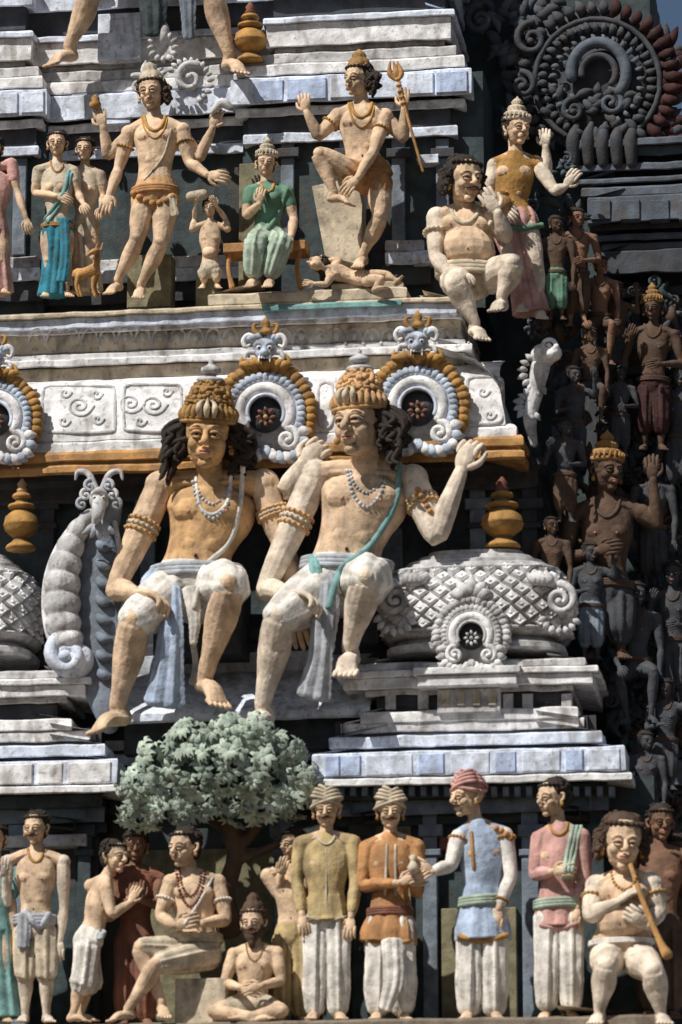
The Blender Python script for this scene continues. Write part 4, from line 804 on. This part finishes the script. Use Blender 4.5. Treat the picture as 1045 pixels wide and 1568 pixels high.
for (r0,r1,x,y,m) in ((212,224,885,3.5,'side'),(224,240,892,3.6,'darkwall'),(250,262,880,3.6,'side'),(272,280,885,3.5,'side'),(285,300,890,3.4,'side'),(300,340,900,3.2,'side'),(340,352,910,3.45,'shade'),(358,368,905,3.4,'side'),(372,384,920,3.5,'side'),(384,420,915,3.3,'shade'),(440,455,925,3.7,'shade'),
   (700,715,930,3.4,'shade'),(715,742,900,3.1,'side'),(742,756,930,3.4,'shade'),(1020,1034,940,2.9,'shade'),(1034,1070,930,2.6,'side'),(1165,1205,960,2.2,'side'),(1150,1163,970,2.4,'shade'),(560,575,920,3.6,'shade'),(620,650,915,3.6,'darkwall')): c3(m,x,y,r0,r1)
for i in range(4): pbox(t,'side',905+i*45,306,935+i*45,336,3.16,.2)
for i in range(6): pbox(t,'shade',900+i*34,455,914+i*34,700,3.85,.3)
t.done()
b=B('large_gable_arch',TW); y=3.6; c=(915,125)
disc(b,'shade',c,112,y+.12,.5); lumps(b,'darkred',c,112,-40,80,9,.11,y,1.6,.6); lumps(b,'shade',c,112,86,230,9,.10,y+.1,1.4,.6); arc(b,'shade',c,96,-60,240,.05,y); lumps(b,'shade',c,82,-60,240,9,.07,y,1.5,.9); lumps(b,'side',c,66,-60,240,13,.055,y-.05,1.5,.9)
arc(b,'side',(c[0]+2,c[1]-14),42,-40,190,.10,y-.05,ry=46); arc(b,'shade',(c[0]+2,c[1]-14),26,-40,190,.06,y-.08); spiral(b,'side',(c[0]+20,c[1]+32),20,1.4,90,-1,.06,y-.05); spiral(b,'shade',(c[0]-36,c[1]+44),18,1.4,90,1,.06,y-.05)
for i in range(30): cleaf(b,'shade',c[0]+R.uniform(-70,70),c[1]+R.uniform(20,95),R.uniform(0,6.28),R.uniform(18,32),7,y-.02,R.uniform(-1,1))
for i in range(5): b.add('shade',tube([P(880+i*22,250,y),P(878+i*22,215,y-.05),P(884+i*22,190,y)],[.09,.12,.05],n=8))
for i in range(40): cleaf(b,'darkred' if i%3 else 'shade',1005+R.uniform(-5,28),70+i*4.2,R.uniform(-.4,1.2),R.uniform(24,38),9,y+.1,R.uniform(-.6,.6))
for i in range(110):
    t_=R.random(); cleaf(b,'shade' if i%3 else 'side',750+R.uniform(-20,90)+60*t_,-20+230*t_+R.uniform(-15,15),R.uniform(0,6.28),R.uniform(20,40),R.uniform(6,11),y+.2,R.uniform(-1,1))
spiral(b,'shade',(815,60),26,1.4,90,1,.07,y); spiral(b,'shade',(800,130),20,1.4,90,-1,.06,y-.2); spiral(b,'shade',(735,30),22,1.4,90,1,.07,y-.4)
b.done()
b=B('side_carved_foliage_relief',TW)
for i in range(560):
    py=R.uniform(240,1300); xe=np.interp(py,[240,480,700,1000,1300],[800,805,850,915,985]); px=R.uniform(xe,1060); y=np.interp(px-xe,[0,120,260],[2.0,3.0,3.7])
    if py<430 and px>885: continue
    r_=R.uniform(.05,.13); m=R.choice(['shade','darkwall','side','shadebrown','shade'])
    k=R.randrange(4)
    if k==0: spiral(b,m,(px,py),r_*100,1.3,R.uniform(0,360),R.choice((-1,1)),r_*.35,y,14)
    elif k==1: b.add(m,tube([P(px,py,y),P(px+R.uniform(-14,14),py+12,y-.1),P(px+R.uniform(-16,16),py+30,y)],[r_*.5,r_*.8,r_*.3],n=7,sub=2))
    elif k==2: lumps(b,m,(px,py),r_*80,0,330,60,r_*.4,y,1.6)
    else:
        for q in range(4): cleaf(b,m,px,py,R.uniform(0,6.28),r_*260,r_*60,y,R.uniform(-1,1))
b.done()
t=B('tower_core',TW,False); GZ=-16.2
for k in range(4):
    z1=P(520,1610,-.3)[2]-k*2.2; t.add('white',box(-10-k*.3,7.8+k*.3,-1.3-k*.35,14,z1-.35,z1,.02)); t.add('shrine',box(-9.8-k*.3,7.6+k*.3,-1.0-k*.35,14,z1-2.3,z1-.35,.02))
t.add('shrine',box(-11.2,9,-2.6,14,GZ-.3,P(520,1610,-.3)[2]-8.8,.02)); t.add('darkwall',box(-9,6.6,4.5,13,-9,P(700,420,4)[2],.02)); t.add('darkwall',box(-9,3.2,4.6,13,-9,P(700,-60,4)[2],.02)); t.done()
# ================================================================= sculpted tree
b=B('sculpted_tree')
b.r('bark',tube([P(352,1420,.1),P(345,1370,.05),P(360,1310,0),P(345,1250,-.1),P(335,1200,-.1)],[.22,.16,.13,.14,.1],n=12)); b.r('bark',tube([P(356,1310,0),P(390,1270,0),P(420,1210,-.1)],[.10,.09,.06],n=10)); b.r('bark',tube([P(346,1270,0),P(300,1240,-.1),P(250,1220,-.1)],[.09,.08,.05],n=10)); b.r('bark',tube([P(360,1320,0),P(430,1290,0),P(450,1270,.1)],[.08,.06,.04],n=8))
BL=[(224,1205,32),(252,1166,34),(296,1142,32),(345,1128,30),(392,1130,30),(432,1154,28),(456,1196,24),(300,1190,44),(350,1180,46),(400,1190,42),(212,1238,22),(244,1240,24),(286,1236,24),(330,1232,24),(380,1230,24),(425,1228,24),(452,1222,20)]
Vs=[];Fs=[]
def leaf(p,d,w,l,nrm):
    d=nz(d); nrm=nz(nrm-d*(nrm@d)); sd=np.cross(d,nrm); o=len(Vs)
    for q in (p,p+d*l*.35-sd*w+nrm*.005,p+d*l*.45+nrm*.04,p+d*l*.35+sd*w+nrm*.005,p+d*l*.75-sd*w*.65,p+d*l*.75+sd*w*.65,p+d*l-nrm*.05): Vs.append(q)
    Fs.extend([(o,o+1,o+2),(o,o+2,o+3),(o+1,o+4,o+2),(o+2,o+5,o+3),(o+4,o+6,o+2),(o+2,o+6,o+5)])
for cx,cy,r_ in BL:
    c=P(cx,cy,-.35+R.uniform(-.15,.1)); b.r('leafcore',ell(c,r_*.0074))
    for i in range(int(r_*1.0)):
        v=nz([R.gauss(0,1),R.gauss(0,1)-.6,R.gauss(0,1)+.1]); 
        if v[1]>.5: continue
        p=c+v*r_*.01*R.uniform(.75,1.25)
        k=R.randint(5,8); ax=nz(v+np.array([0,-.3,-.1])); a1=nz(np.cross(ax,[.1,.2,1])); a2=np.cross(ax,a1); ph=R.random()*6; lz=R.uniform(.75,1.1)
        for j in range(k):
            t_=ph+j*2*math.pi/k; d=(a1*math.cos(t_)+a2*math.sin(t_))+ax*.25+np.array([0,0,-.6]); leaf(p+ax*.03,d,R.uniform(.036,.052)*lz,R.uniform(.15,.22)*lz,ax)
b.add('leaf',(np.array(Vs),Fs)); b.done(.03)
# ================================================================= link, ground, light, camera
sc=bpy.context.scene
root=bpy.data.objects.new('gopuram_temple_tower',None); sc.collection.objects.link(root)
for ob,par in FINAL:
    sc.collection.objects.link(ob)
    if par: ob.parent=root
me=bpy.data.meshes.new('ground'); me.from_pydata([(-600,-600,-16.2),(600,-600,-16.2),(600,900,-16.2),(-600,900,-16.2)],[],[(0,1,2,3)]); me.materials.append(MT['ground'])
sc.collection.objects.link(bpy.data.objects.new('ground',me))
w=bpy.data.worlds.new('World'); sc.world=w; w.use_nodes=True; N=w.node_tree.nodes
sk=N.new('ShaderNodeTexSky'); sk.sky_type='NISHITA'; sk.sun_disc=False; EL=math.radians(50); AZ=math.radians(40)
sk.sun_elevation=EL; sk.sun_rotation=math.atan2(-math.sin(AZ),-math.cos(AZ)); w.node_tree.links.new(sk.outputs[0],N['Background'].inputs[0]); N['Background'].inputs[1].default_value=.05
sd=bpy.data.lights.new('sun','SUN'); sd.energy=5.0; sd.angle=math.radians(.5); sd.color=(1,.96,.89); so=bpy.data.objects.new('sun',sd); sc.collection.objects.link(so)
dirv=Vector((-math.sin(AZ)*math.cos(EL),-math.cos(AZ)*math.cos(EL),math.sin(EL))); so.rotation_euler=dirv.to_track_quat('Z','Y').to_euler(); so.location=(-10,-20,20)
cd=bpy.data.cameras.new('camera'); co=bpy.data.objects.new('camera',cd); sc.collection.objects.link(co); co.location=CAM
mm=Matrix(((rt[0],upv[0],-f[0]),(rt[1],upv[1],-f[1]),(rt[2],upv[2],-f[2]))); co.rotation_euler=mm.to_euler()
cd.sensor_fit='VERTICAL'; cd.sensor_height=36; cd.lens=36*D/15.68; cd.clip_end=3000; sc.camera=co
cd.dof.use_dof=True; cd.dof.focus_distance=64.5; cd.dof.aperture_fstop=.55
sc.view_settings.view_transform='Standard'; sc.view_settings.look='None'; sc.view_settings.exposure=0
